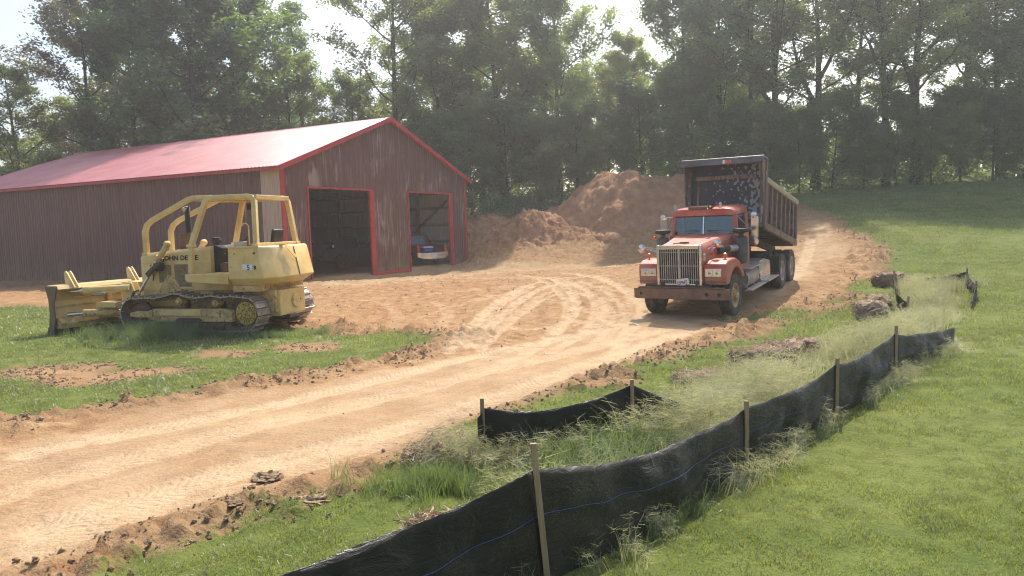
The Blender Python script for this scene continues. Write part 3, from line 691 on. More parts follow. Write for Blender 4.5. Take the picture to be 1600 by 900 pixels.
MB().loft([ring(0, 2.02, .03), ring(0.0, 1.99), ring(.15, 1.27), ring(.10, 1.10, .16)]).build('fuel_tank', YEL, dz, .02)
# seams, plates and small fittings on the tank
MB().hexa([(-.405, -.03, 1.28), (-.405, -.012, 1.28), (-.39, -.012, 1.28), (-.39, -.03, 1.28), (-.255, -.03, 1.98), (-.255, -.012, 1.98), (-.24, -.012, 1.98), (-.24, -.03, 1.98)]).build('tank_seam', GREASE, dz)
MB().loft([[(-.255, .42, 2.03), (-.255, .28, 2.03), (-.27, .28, 2.03), (-.27, .42, 2.03)], [(-.36, .16, 1.72), (-.36, .04, 1.72), (-.385, .04, 1.72), (-.385, .16, 1.72)]]).build('bent_plate', YEL, dz)
MB().box(-.27, -.15, .37, .47, 2.01, 2.06).build('plate_hinge', YELD, dz, .006)
MB().box(-.02, .8, 1.115, 1.135, 1.985, 2.035).build('fender_rail', YEL, dz, .004)
for x_, z_ in ((.62, 1.86), (.10, 1.86)): MB().lathe([(0, 1.13), (.02, 1.145), (.03, 1.14), (.03, 1.12)], 'y', (x_, 0, z_), 10).build('latch', GREASE, dz)
MB().box(.36, .74, 1.128, 1.142, 1.34, 1.92).build('access_door', YEL, dz, .004)
st = MB().prism([(.16, 1.46), (.16, 1.61), (.41, 1.61), (.41, 1.46)], 1.146, 1.150).build('number_sticker', WHITEP, dz)
lettering('number', '5', .17, simple('blue_ink', (.03, .06, .20), .5), st, Matrix.Translation((.30, 1.152, 1.478)) @ Matrix.Rotation(PI, 4, 'Z') @ Matrix.Rotation(PI / 2, 4, 'X'), .001, .004)
lettering('letter', 'B', .12, BLACKP, dz, Matrix.Translation((.12, 1.150, 1.49)) @ Matrix.Rotation(PI, 4, 'Z') @ Matrix.Rotation(PI / 2, 4, 'X'), .001, .006)
MB().box(.42, .68, .90, 1.05, 2.02, 2.14).build('control_box', DULL, dz, .01)
MB().tube([(.5, .95, 2.14), (.42, .93, 2.20), (.36, .9, 2.26)], .012, 6).build('lever', DARK, dz)
MB().tube([(.30, .98, 2.05), (.30, .98, 2.5), (.36, .98, 2.56), (.45, .98, 2.56), (.45, .98, 2.5)], .016, 8).build('grab_handle', YEL, dz)
# rear transmission case
rear = MB().box(-.16, .55, -.60, .56, .32, .94).build('rear_case', YEL, dz, .02)
MB().lathe([(0, 0), (.15, 0), (.165, .012), (.165, .03)], 'x', (-.20, -.12, .64), 24).build('cover_plate', YEL, rear)
for i in range(4): MB().box(-.06 + i * .14, .0 + i * .14, .565, .60, .55, .80).build('cooling_slot', DARK, rear)
for q in (.05, -.29): MB().cyl((-.205, q, .66), (-.22, q, .66), .018, 6).build('bolt', GREASE, rear)
MB().box(-.1, .7, .50, .66, .42, .95).build('case_rib', YELD, dz, .02)
MB().box(-.25, .1, -.35, .30, .24, .33).build('drawbar', GREASE, dz, .01)
MB().box(.1, .8, -1.0, 1.0, .95, 1.10).build('rear_crossmember', YELD, dz, .01)
# dash, seat, mirror
MB().prism([(1.52, 1.62), (1.45, 1.98), (1.70, 2.06), (1.74, 1.4), (1.60, 1.4)], -.40, .40).build('dashboard', DARK, dz, .015)
for i, q in enumerate((.28, .12, -.05, -.22)):
    MB().lathe([(0, 0), (.045, 0), (.05, .01)], 'x', (1.475, q, 1.88), 14).build('gauge', simple('gauge_face', (.35, .36, .36), .3), dz)
MB().box(1.0, 1.55, -.35, .40, 1.39, 1.62).build('floor_controls', MUFF, dz, .02)
for i in range(4): MB().tube([(1.3, .4 - i * .07, 1.55), (1.24 - i * .02, .42 - i * .07, 1.85)], .012, 6).build('lever', YELD, dz)
MB().box(.25, .75, -.27, .27, 1.55, 1.72).build('seat', DARK, dz, .04)
MB().prism([(.20, 1.70), (.10, 2.40), (.18, 2.42), (.32, 1.72)], -.22, .22).build('seat_back', DARK, dz, .03)
MB().box(1.20, 1.26, -.62, -.42, 2.92, 3.08).build('mirror', DARK, dz, .01)
# --- roll cage
for sg in (1, -1):
    MB().sq([(2.0, .90 * sg, 1.39), (1.96, .88 * sg, 2.07), (1.60, .75 * sg, 3.10), (1.55, .735 * sg, 3.17), (1.46, .73 * sg, 3.20), (.42, .73 * sg, 3.20), (.32, .735 * sg, 3.18), (.27, .74 * sg, 3.10), (.18, .89 * sg, 2.02)], .115).build('roll_cage_frame', YEL, dz, .012)
    MB().sq([(1.52, .58 * sg, 3.22), (2.06, .56 * sg, 3.225), (2.20, .55 * sg, 3.20), (3.35, .49 * sg, 2.72), (3.52, .48 * sg, 2.60), (3.60, .47 * sg, 2.44), (3.60, .46 * sg, 1.86)], .115).build('front_sweep', YEL, dz, .012)
    MB().box(3.52, 3.69, .38 * sg if sg > 0 else -.54, .54 if sg > 0 else -.38, 1.86, 1.90).build('cage_foot', YEL, dz, .005)
    for x_, z_ in ((1.96, 2.07), (.18, 2.05)): MB().box(x_ - .08, x_ + .08, .80 * sg if sg > 0 else -.97, .97 if sg > 0 else -.80, z_ - .035, z_ + .035).build('post_flange', YEL, dz, .006)
MB().sq([(.27, -.72, 3.18), (.27, .72, 3.18)], .11).build('cage_crossbar', YEL, dz, .01)
MB().sq([(1.52, -.72, 3.18), (1.52, .72, 3.18)], .11).build('cage_crossbar', YEL, dz, .01)
MB().sq([(.16, -.88, 2.06), (.16, .88, 2.06)], .07).build('cage_crossbar', YEL, dz, .01)
MB().box(1.30, 2.10, -.70, .70, 3.15, 3.185).build('roof_plate', YELD, dz, .005)
MB().box(.34, 1.30, -.68, .68, 3.195, 3.225).build('roof_plate', YEL, dz, .005)

# --- blade, angled with its left end leading
bd = Matrix.Translation((5.02, 0, 0)) @ Matrix.Rotation(R(-12), 4, 'Z')
def bsec(y, top=1.17):
    pts = []
    for i in range(11):
        t = i / 10; z = .03 + (top - .03) * t; x = .06 + 0.20 * ((t - .45) ** 2) / .3 - .02
        pts.append((x + (.10 if t < .12 else 0), y, z))
    back = [(p[0] - .045, y, p[2]) for p in pts[::-1]]
    return pts + back
MB().loft([bsec(-1.72), bsec(1.72)]).xf(bd).build('blade_sheet', YEL, dz)
MB().box(.17, .21, -1.74, 1.74, -.02, .17).xf(bd).build('cutting_edge', WEARM, dz)
for sg in (1, -1):
    y0, y1 = (1.72, 1.755) if sg > 0 else (-1.755, -1.72)
    MB().prism([(.26, 0), (.02, 0), (-.04, .12), (-.11, .35), (-.10, .75), (-.20, 1.0), (-.26, 1.17), (.20, 1.19), (.09, .85), (.08, .5), (.14, .2)], y0, y1).xf(bd).build('end_plate', WEARM, dz, .004)
MB().prism([(.16, 1.15), (.18, 1.20), (-.18, 1.20), (-.24, 1.10), (-.10, 1.05)], -1.7, 1.7).xf(bd).build('blade_top_beam', YEL, dz, .01)
MB().prism([(.02, .12), (.02, .40), (-.16, .38), (-.20, .26), (-.14, .13)], -1.66, 1.66).xf(bd).build('blade_low_beam', YELD, dz, .01)
for z_ in (.66, .86): MB().box(-.05, .02, -1.7, 1.7, z_, z_ + .03).xf(bd).build('blade_rib', YELD, dz)
for q in (1.25, -.45):
    MB().prism([(.05, 1.15), (-.30, 1.12), (-.04, 1.48), (.02, 1.53), (.08, 1.51), (.08, 1.38)], q - .07, q - .035).prism([(.05, 1.15), (-.30, 1.12), (-.04, 1.48), (.02, 1.53), (.08, 1.51), (.08, 1.38)], q + .035, q + .07).xf(bd).build('blade_bracket', YEL, dz, .006)
for x_ in (-.02, -.13): MB().box(x_, x_ + .06, .15, .35, .5, 1.1).xf(bd).build('blade_web', YELD, dz)
# tilt and angle cylinders, push frame
tc = bd @ Vector((-.08, 1.28, 1.02)); MB().cyl(tuple(tc), (4.42, .86, 1.03), .042, 12).build('cylinder_rod', CHROME, dz)
MB().cyl((4.98, 1.08, 1.03), (3.98, .70, 1.05), .088, 18).cyl((5.0, 1.09, 1.03), (4.86, 1.03, 1.03), .105, 16).build('tilt_cylinder', YEL, dz)
MB().box(4.38, 4.75, 1.0, 1.12, .92, .97).build('hydraulic_line', DULL, dz)
tc = bd @ Vector((-.10, 1.42, .46)); MB().cyl(tuple(tc), (4.45, .98, .47), .048, 12).build('cylinder_rod', CHROME, dz)
MB().cyl((4.92, 1.21, .47), (3.72, .74, .46), .095, 18).build('angle_cylinder', YELD, dz)
MB().box(4.05, 4.62, .78, 1.14, .60, .73).build('cap_block', YEL, dz, .012)
for sg in (1, -1):
    MB().prism([(3.98, .55), (4.28, .58), (4.30, 1.12), (4.22, 1.20), (3.98, 1.18), (3.86, .86)], .60 * sg if sg > 0 else -.66, .66 if sg > 0 else -.60).prism([(3.98, .55), (4.28, .58), (4.30, 1.12), (4.22, 1.20), (3.98, 1.18), (3.86, .86)], .42 * sg if sg > 0 else -.46, .46 if sg > 0 else -.42).build('tower', YEL, dz, .01)
    MB().beam((1.9, .58 * sg, .40), (4.55, .52 * sg, .40), .14, .22).build('push_arm', YELD, dz, .015)
MB().prism([(3.98, .98), (4.26, 1.0), (4.24, 1.20), (3.98, 1.18)], -.45, .45).build('tower_top', YEL, dz, .01)
MB().prism([(4.35, .28), (4.35, .56), (4.75, .62), (4.95, .50), (4.95, .28)], -.62, .62).build('c_frame', YELD, dz, .02)
MB().box(4.0, 4.05, .66, .68, .5, 1.1).build('edge_plate', YEL, dz)
for k_ in range(3): MB().tube([(3.70, .50 + k_ * .05, 1.0), (3.86, .62 + k_ * .05, .95), (3.95, .68 + k_ * .04, .72), (3.80, .74, .50)], .016, 6).build('hose', DULL if k_ == 0 else BLKR, dz)
# ------------------------------------------------------------------ dump truck (x forward from the front axle, y towards its left side)
RED = worn('faded_red_truck_paint', (.46, .075, .042, 1), (.58, .17, .11, 1), (.30, .16, .12, 1), .38, .70, (.36, .24, .17), .45, low=(.9, 1.35))
REDR = worn('cab_roof_red', (.50, .075, .045, 1), (.62, .19, .13, 1), (.4, .3, .25, 1), .30, .72, (.5, .36, .28), .3)
TYRE = worn('dusty_tyre', (.045, .042, .040, 1), (.09, .078, .066, 1), (.14, .11, .085, 1), .8, .60, (.21, .165, .13), .6, scale=2)
RIMY = worn('cream_steel_wheel', (.50, .34, .16, 1), (.58, .45, .26, 1), (.20, .09, .04, 1), .55, .55, (.30, .19, .11), .5, scale=3)
RIMW = worn('chalky_steel_wheel', (.42, .39, .36, 1), (.5, .46, .42, 1), (.22, .15, .11, 1), .6, .6, (.34, .26, .19), .6, scale=3)
RUSTB = worn('rusty_bumper_steel', (.13, .085, .068, 1), (.22, .15, .12, 1), (.25, .09, .045, 1), .5, .55, (.28, .19, .13), .5, metal=.35, scale=2)
FRAME = worn('dark_frame', (.035, .03, .028, 1), (.07, .055, .05, 1), (.13, .07, .04, 1), .6, .6, (.2, .14, .1), .6)
BEDR = worn('rusty_dump_body', (.17, .095, .075, 1), (.27, .18, .145, 1), (.060, .045, .042, 1), .62, .54, (.33, .22, .15), .45, scale=1.3, streak=True)
BEDRAIL = worn('tan_worn_rail', (.40, .32, .23, 1), (.50, .42, .32, 1), (.20, .12, .08, 1), .6, .58, (.33, .24, .16), .5)
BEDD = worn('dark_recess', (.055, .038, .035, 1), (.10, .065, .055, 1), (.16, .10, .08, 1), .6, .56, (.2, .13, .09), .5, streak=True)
M = NT('peeling_black_paint')
pk = M.ramp(M.math('ADD', M.math('MULTIPLY', M.noise(7.5, 3, .45), .75), M.math('MULTIPLY', M.noise(1.1, 3, .5), .38)), .615, .628)
sx = M.n('ShaderNodeSeparateXYZ'); M.put(sx.inputs[0], M.coord())
side = M.math('MULTIPLY', M.math('ADD', sx.outputs[1], .6), .11)
pk2 = M.ramp(M.math('ADD', M.math('ADD', M.math('MULTIPLY', M.noise(9, 3, .4), .75), M.math('MULTIPLY', M.noise(1.3, 3, .5), .30)), side), .672, .69)
c = M.mix(M.ramp(M.noise(2.2, 6, .65), .4, .7), (.022, .020, .026, 1), (.060, .042, .042, 1))
c = M.mix(M.ramp(M.noise(4, 7, .7), .63, .67), c, (.24, .07, .035, 1))
c = M.mix(pk2, c, (.28, .25, .23, 1))
M.set(Base_Color=c, Roughness=.5); PEEL = M.m
GLASS = NT('windshield_glass'); GLASS.set(Base_Color=(.06, .085, .09, 1), Roughness=.06, Specular_IOR_Level=.9, Metallic=0.0)
GLASS.b.inputs['Alpha'].default_value = 1.0; GLASS = GLASS.m
M = NT('clear_old_glass'); M.t.nodes.remove(M.b)
gl = M.n('ShaderNodeBsdfGlossy'); gl.inputs['Roughness'].default_value = .05; gl.inputs['Color'].default_value = (.9, .97, 1, 1)
tr = M.n('ShaderNodeBsdfTransparent'); tr.inputs['Color'].default_value = (.55, .66, .68, 1)
df = M.n('ShaderNodeBsdfDiffuse'); df.inputs['Color'].default_value = (.12, .16, .165, 1)
lw = M.n('ShaderNodeFresnel'); lw.inputs[0].default_value = 1.5
m1 = M.n('ShaderNodeMixShader'); m1.inputs[0].default_value = .09; M.put(m1.inputs[1], tr.outputs[0]); M.put(m1.inputs[2], df.outputs[0])
m2 = M.n('ShaderNodeMixShader'); M.put(m2.inputs[0], M.math('ADD', lw.outputs[0], .05, True)); M.put(m2.inputs[1], m1.outputs[0]); M.put(m2.inputs[2], gl.outputs[0])
M.put(M.out.inputs[0], m2.outputs[0]); WSG = M.m
ORANGE = simple('orange_lens', (.75, .13, .01), .25, var=.1, spec=.8)
REDL = simple('red_lens', (.55, .02, .012), .25, var=.1, spec=.8)
LAMPG = simple('headlamp_glass', (.62, .64, .62), .12, .55, .15, 30)
INTER = simple('cab_interior', (.045, .04, .04), .8, var=.3)
PLATE = simple('white_plate', (.70, .70, .68), .45, var=.08)
CHR2 = worn('pitted_chrome', (.55, .55, .56, 1), (.66, .66, .67, 1), (.30, .22, .17, 1), .18, .66, (.40, .33, .26), .35, metal=.9)
GREYC = worn('dusty_black_canister', (.05, .048, .050, 1), (.11, .105, .105, 1), (.2, .17, .15, 1), .5, .6, (.26, .23, .21), .7)

tk = empty('dump_truck', (4.689, 18.807, gz1(4.689, 18.807) - .012), 'red dump truck with its rusty dump bed tipped partly up, standing on the dirt drive', 'dump truck')
tk.rotation_euler = Matrix(((math.cos(R(-121.96)) * math.cos(R(-3.15)), -math.sin(R(-121.96)), 0), (math.sin(R(-121.96)) * math.cos(R(-3.15)), math.cos(R(-121.96)), 0), (math.sin(R(-3.15)), 0, 1))).to_euler() if False else (0, 0, 0)
_h = Vector((math.cos(R(-121.96)) * math.cos(R(-3.15)), math.sin(R(-121.96)) * math.cos(R(-3.15)), math.sin(R(-3.15)))); _l = Vector((-math.sin(R(-121.96)), math.cos(R(-121.96)), 0)); _up = _h.cross(_l)
tk.rotation_euler = Matrix((_h, _l, _up)).transposed().to_euler()

def wheel(parent, x, y, sg, w=.28, rad=.52, rim=RIMY, dish=0.0, steer=0.0, front=False):
    """wheel > tyre, rim; sg is the side its hub faces"""
    e = bpy.data.objects.new('wheel', None); COL.objects.link(e); e.parent = parent; e.location = (x, y, rad); e.rotation_euler = (0, 0, steer)
    h = w / 2; r = rad
    prof = [(r * .57, -h * .80), (r * .66, -h * .95), (r * .84, -h * 1.0), (r * .955, -h * .92)]
    ng = 5
    for i in range(ng):
        y0 = -h * .82 + i * (h * 1.64) / ng; y1 = y0 + h * 1.64 / ng
        prof += [(r * .995, y0 + .004), (r, y0 + .012), (r, y1 - .012), (r * .995, y1 - .004), (r * .97, y1 - .002), (r * .97, y1 + .002)]
    prof = prof[:-2] + [(r * .955, h * .92), (r * .84, h), (r * .66, h * .95), (r * .57, h * .80)]
    MB().lathe(prof, 'y', n=44).build('tyre', TYRE, e)
    s = sg
    if dish == 0: rp = [(.57 * r, h * .80), (.585 * r, h * .88), (.55 * r, h * .90), (.51 * r, h * .70), (.50 * r, h * .35), (.40 * r, h * .35), (.33 * r, h * .65), (.30 * r, h * .68), (.20 * r, h * .72), (.19 * r, h * 1.15), (.14 * r, h * 1.3), (0, h * 1.32)]
    else: rp = [(.57 * r, h * .80), (.585 * r, h * .88), (.55 * r, h * .90), (.51 * r, h * .60), (.50 * r, -h * .55), (.46 * r, -h * .6), (.30 * r, -h * .45), (.26 * r, -h * .40), (.22 * r, h * .3), (.20 * r, h * .6), (0, h * .65)]
    rm = MB().lathe([(a, b * s) for a, b in rp], 'y', n=32).lathe([(.57 * r, -h * .8 * s), (.5 * r, -h * .5 * s), (0, -h * .5 * s)], 'y', n=24)
    rb = (.255, .70) if dish == 0 else (.36, -.48)
    for i in range(10):
        a = 2 * PI * i / 10; px, pz = rb[0] * r * math.cos(a), rb[0] * r * math.sin(a); rm.cyl((px, rb[1] * h * s, pz), (px, (rb[1] * h + .035) * s, pz), .016, 6)
    rm.build('rim', rim, e)
    return e
for sg in (1, -1):
    wheel(tk, 0, .97 * sg, sg, .29, .525, RIMY, 0, R(-3))
    for x_ in (-4.95, -6.32):
        wheel(tk, x_, 1.10 * sg, sg, .27, .525, RIMW, 1); wheel(tk, x_, .78 * sg, -sg, .27, .525, RIMW, 1)
        
# frame
fr = MB()
for sg in (1, -1): fr.box(-7.0, 1.02, .40 * sg if sg > 0 else -.48, .48 if sg > 0 else -.40, .74, .98)
for x_ in (.9, -.9, -2.6, -3.6, -4.3, -5.6, -6.9): fr.box(x_ - .06, x_ + .06, -.41, .41, .76, .95)
fr.build('frame', FRAME, tk, .01)
ax = MB()
for x_ in (0, -4.95, -6.32): ax.cyl((x_, -.95, .50), (x_, .95, .50), .075, 12)
for x_ in (-4.95, -6.32): ax.lathe([(0, -.22), (.17, -.16), (.2, 0), (.17, .16), (0, .22)], 'y', (x_, 0, .5), 16)
for sg in (1, -1): ax.prism([(-.55, .70), (0, .60), (.6, .72), (.6, .76), (0, .66), (-.55, .75)], .40 * sg if sg > 0 else -.50, .50 if sg > 0 else -.40)
ax.cyl((-1.6, 0, .7), (-4.8, 0, .55), .06, 10)
ax.build('axles', FRAME, tk)
MB().box(-.9, .75, -.38, .38, .62, 1.30).build('engine', FRAME, tk, .04)
# bumper
bp = MB().loft([[(1.10, y, .56), (1.16, y, .57), (1.16, y, .83), (1.10, y, .84)] if -1.1 < y < 1.2 else [(1.06, y, .57), (1.10, y, .58), (1.10, y, .82), (1.06, y, .83)] for y in (-1.16, -1.05, 1.14, 1.25)])
bumper = bp.build('bumper', RUSTB, tk, .008)
MB().box(1.02, 1.155, -1.04, 1.12, .845, .86).build('bumper_lip', RUSTB, bumper)
for y_, r_ in ((.72, .048), (1.02, .045), (-.95, .04), (-.98, .0)):
    if r_: MB().cyl((1.155, y_, .70), (1.166, y_, .70), r_, 14).build('dark_hole_disc', DARK, bumper)  # dark discs on the steel face, coloured for the shade inside holes
MB().cyl((1.155, .87, .70), (1.17, .87, .70), .036, 14).build('tow_pin', simple('rust_red', (.28, .08, .045), .7), bumper)
MB().cyl((1.155, -.48, .66), (1.18, -.48, .66), .03, 12).build('marker', REDL, bumper)
MB().box(.92, 1.05, -.75, .75, .80, .90).build('crossbeam', FRAME, tk, .01)
for y_ in (-.42, .20): MB().tube([(1.06, y_, .86), (1.09, y_, .93), (1.12, y_, .88)], .018, 6).build('tow_hook', FRAME, tk)
# grille
g = MB()
gx = .98
for a in ((-.57, -.50, .88, 1.88), (.50, .57, .88, 1.88)): g.box(gx - .06, gx + .03, a[0], a[1], a[2], a[3])
g.box(gx - .04, gx + .035, -.5, .5, 1.78, 1.88); g.box(gx - .05, gx + .02, -.5, .5, .88, .935)
g.build('grille_frame', CHR2, tk, .012)
MB().box(gx - .075, gx - .040, -.5, .5, .92, 1.79).build('radiator', simple('radiator_core', (.035, .026, .022), .8, var=.4, scale=20), tk)
bars = MB()
for i in range(18):
    y_ = -.46 + i * .92 / 17; w_ = .0055
    bars.box(gx - .02, gx + .012, y_ - w_, y_ + w_, .93, 1.785)
bars.box(gx - .02, gx + .022, -.014, .014, .93, 1.785)
for z_ in (1.02, 1.36, 1.70): bars.box(gx - .034, gx - .016, -.5, .5, z_, z_ + .018)
bars.build('grille_bars', worn('tarnished_bars', (.52, .49, .43, 1), (.62, .60, .55, 1), (.28, .2, .13, 1), .35, .62, (.36, .27, .19), .5, metal=.1, scale=3), tk)
pl = MB().box(-.16, .16, -.004, .004, -.085, .085).build('licence_plate', PLATE, tk, .002)
pl.matrix_local = Matrix.Translation((1.03, .09, .98)) @ Matrix.Rotation(PI / 2, 4, 'Z') @ Matrix.Rotation(R(-9), 4, 'Y')
lettering('plate_number', '1J59HT', .105, BLACKP, pl, Matrix.Translation((-.145, -.006, -.045)) @ Matrix.Rotation(PI / 2, 4, 'X'), .001, .002, .8)
# hood
def hs(x, w, zt, zb): return [(x, -w, zb), (x, w, zb), (x, w, zt - .14), (x, w - .03, zt - .06), (x, w - .11, zt), (x, -w + .11, zt), (x, -w + .03, zt - .06), (x, -w, zt - .14)]
MB().loft([hs(.93, .575, 1.87, .96), hs(.4, .61, 1.90, .96), hs(-.3, .70, 1.95, .96), hs(-.95, .80, 2.01, .96)]).build('hood', RED, tk, .01)
MB().prism([(.55, 1.895), (.60, 1.93), (.50, 1.93)], -.12, .12).build('hood_ornament', CHR2, tk)
MB().tube([(.93, -.14, 1.90), (.93, -.14, 1.93), (.93, .14, 1.93), (.93, .14, 1.90)], .014, 6).build('hood_handle', DARK, tk)
for i, t in enumerate(('w', 's')):
    pass
MB().box(.3, .55, .628, .640, 1.60, 1.625).build('hood_badge', CHR2, tk)
MB().box(.91, .97, .60, .64, 1.50, 1.66).build('hood_latch', DULL, tk, .005)
# fenders
def fender_poly():
    P = [(.90, .90), (.92, 1.30), (.88, 1.40), (.70, 1.475), (.30, 1.49), (.0, 1.47), (-.35, 1.36), (-.62, 1.18), (-.80, .95), (-.84, .90), (-.72, .90)]
    for a in np.linspace(145, 38, 12): P.append((.0 + .70 * math.cos(R(a)), .525 + .70 * math.sin(R(a)) * 1.02))
    P.append((.60, .90)); return P
for sg in (1, -1):
    y0, y1 = (.585, 1.13) if sg > 0 else (-1.09, -.585)
    F = fender_poly(); me = MB().prism(F, y0, y1)
    fe = me.build('fender', RED, tk, .03)
    MB().box(.915, .935, .62 * sg if sg > 0 else -1.02, 1.02 if sg > 0 else -.62, 1.10, 1.30).build('headlight_bezel', CHR2, fe, .008)
    for q in (.73, .91):
        lt = MB().box(.935, .945, q * sg - .078, q * sg + .078, 1.13, 1.27).build('headlight', LAMPG, fe, .004)
        MB().lathe([(0, .03), (.025, .02), (.04, .0)], 'x', (.944, q * sg, 1.20), 14).build('lamp_bowl', CHROME, lt)
    MB().box(.918, .93, .60 * sg if sg > 0 else -1.12, 1.12 if sg > 0 else -.60, .975, .985).build('fender_seam', FRAME, fe)
    MB().lathe([(0, .05), (.045, .045), (.062, .0), (.045, -.045), (0, -.05)], 'x', (.45, .98 * sg, 1.58), 16).cyl((.45, .98 * sg, 1.47), (.45, .98 * sg, 1.53), .02, 8).build('turn_signal', ORANGE, fe)
# convex mirrors on the hood
for sg, px in ((1, .30), (-1, .75)):
    my = .74 if sg > 0 else -1.05
    MB().lathe([(0, .05), (.07, .04), (.11, .0), (.11, -.02), (.06, -.07), (0, -.09)], 'x', (px, my, 1.86 if sg > 0 else 1.78), 20).build('convex_mirror', CHROME, tk)
    MB().tube([(px - .03, my, 1.80), (.4 if sg > 0 else .8, .62 * sg, 1.70)], .012, 6).tube([(px - .03, my, 1.84), (.62, .60 * sg, 1.74)], .012, 6).build('mirror_arm', CHROME, tk)
# cab
ch = MB()
cabsec = lambda x, w, zb, zt: [(x, -w, zb), (x, w, zb), (x, w, zt), (x, -w, zt)]
ch.prism([(-.93, 1.02), (-.93, 1.98), (-2.25, 1.98), (-2.25, 1.02)], -.90, .90)
cab = ch.build('cab', RED, tk, .02)
pil = MB()
for sg in (1, -1):
    pil.hexa([(-1.00, .80 * sg, 1.95), (-1.06, .90 * sg, 1.95), (-1.16, .90 * sg, 1.95), (-1.10, .78 * sg, 1.95), (-1.08, .76 * sg, 2.52), (-1.12, .86 * sg, 2.52), (-1.22, .86 * sg, 2.52), (-1.18, .74 * sg, 2.52)])
    pil.hexa([(-1.92, .84 * sg, 1.95), (-1.92, .90 * sg, 1.95), (-2.25, .90 * sg, 1.95), (-2.25, .84 * sg, 1.95), (-1.92, .81 * sg, 2.52), (-1.92, .86 * sg, 2.52), (-2.25, .86 * sg, 2.52), (-2.25, .81 * sg, 2.52)])
pil.box(-2.25, -2.20, -.86, -.45, 1.95, 2.52).box(-2.25, -2.20, .45, .86, 1.95, 2.52).box(-2.25, -2.20, -.46, .46, 1.95, 2.10)
pil.build('cab_pillars', RED, tk, .008)
def rs(x, w, z, d): return [(x, -w, z - .05), (x, w, z - .05), (x, w, z + d * .4), (x, w - .08, z + d * .8), (x, w - .28, z + d), (x, -w + .28, z + d), (x, -w + .08, z + d * .8), (x, -w, z + d * .4)]
roof = MB().loft([rs(-.96, .80, 2.53, .05), rs(-1.02, .84, 2.54, .13), rs(-1.3, .875, 2.53, .18), rs(-2.1, .875, 2.53, .19), rs(-2.28, .84, 2.53, .14)]).build('cab_roof', REDR, tk, .02)
for sg in (1, -1):
    MB().loft([[(-1.015, .03 * sg, 1.995), (-1.035, .80 * sg, 1.995), (-1.045, .80 * sg, 1.995), (-1.025, .03 * sg, 1.995)], [(-1.095, .03 * sg, 2.50), (-1.115, .76 * sg, 2.50), (-1.125, .76 * sg, 2.50), (-1.105, .03 * sg, 2.50)]]).build('windshield_pane', WSG, tk)
    MB().box(-1.90, -1.20, .868 * sg if sg > 0 else -.874, .874 if sg > 0 else -.868, 2.0, 2.50).build('side_window', WSG, tk)
    dr = MB().box(-1.98, -1.12, .895 if sg > 0 else -.912, .912 if sg > 0 else -.895, 1.06, 1.96).build('cab_door', RED, tk, .008)
    MB().box(-1.88, -1.76, .912 if sg > 0 else -.94, .94 if sg > 0 else -.912, 1.28, 1.36).build('handle', CHR2, dr, .005)
    MB().tube([(-1.00, .40 * sg, 2.02), (-1.03, .14 * sg, 2.07), (-1.06, -.02 * sg + .25 * sg, 2.10)], .008, 6).box(-1.045, -1.03, min(.10 * sg, .52 * sg), max(.10 * sg, .52 * sg), 2.08, 2.095).build('wiper', DARK, tk)
    MB().hexa([(-1.0, .85 * sg, 2.2), (-1.02, .87 * sg, 2.2), (-1.02, .87 * sg, 2.2), (-1.0, .85 * sg, 2.2), (-1.0, .85 * sg, 2.21), (-1.02, .87 * sg, 2.21), (-1.02, .87 * sg, 2.21), (-1.0, .85 * sg, 2.21)]) 
MB().loft([[(-1.00, -.018, 1.98), (-1.00, .018, 1.98), (-1.03, .018, 1.98), (-1.03, -.018, 1.98)], [(-1.085, -.018, 2.52), (-1.085, .018, 2.52), (-1.115, .018, 2.52), (-1.115, -.018, 2.52)]]).build('windshield_divider', CHROME, tk)
gk = MB()
for z_, xx in ((1.985, -1.005), (2.505, -1.09)): gk.box(xx - .03, xx, -.82 if z_ < 2.2 else -.78, .82 if z_ < 2.2 else .78, z_ - .012, z_ + .012)
gk.build('windshield_seal', BLKR, tk)
ci = MB().box(-1.35, -1.05, -.78, .78, 1.90, 2.03).box(-2.1, -1.75, -.70, -.15, 1.9, 2.40).box(-2.1, -1.75, .15, .70, 1.9, 2.42)
ci.build('cab_interior', INTER, tk, .03)
MB().lathe([(.20, -.012), (.215, 0), (.20, .012), (.19, 0), (.20, -.012)], 'x', (-1.45, .42, 2.08), 24).build('steering_wheel', DARK, tk)
# horns, visor bar, roof lights
MB().box(-1.02, -.96, -.38, .12, 2.66, 2.73).build('roof_bar', worn('brown_bar', (.12, .07, .055, 1), (.16, .1, .08, 1), (.25, .12, .07, 1)), tk, .01)
MB().lathe([(.075, .10), (.06, .06), (.03, .0), (.022, -.25), (0, -.28)], 'x', (-1.02, .22, 2.73), 18).lathe([(.03, .03), (0, .03)], 'x', (-1.0, .22, 2.73), 12).build('air_horn', CHROME, tk)
MB().lathe([(0, .0), (.04, .01), (.045, .05), (0, .12)], 'z', (-1.2, .42, 2.72), 14).build('roof_light', CHROME, tk)
MB().loft([[(-1.0, -.80, 2.60), (-1.0, -.66, 2.60), (-1.06, -.66, 2.60), (-1.06, -.80, 2.60)], [(-1.02, -.79, 2.80), (-1.02, -.76, 2.80), (-1.04, -.76, 2.80), (-1.04, -.79, 2.80)]]).build('wind_deflector', DULL, tk, .004)
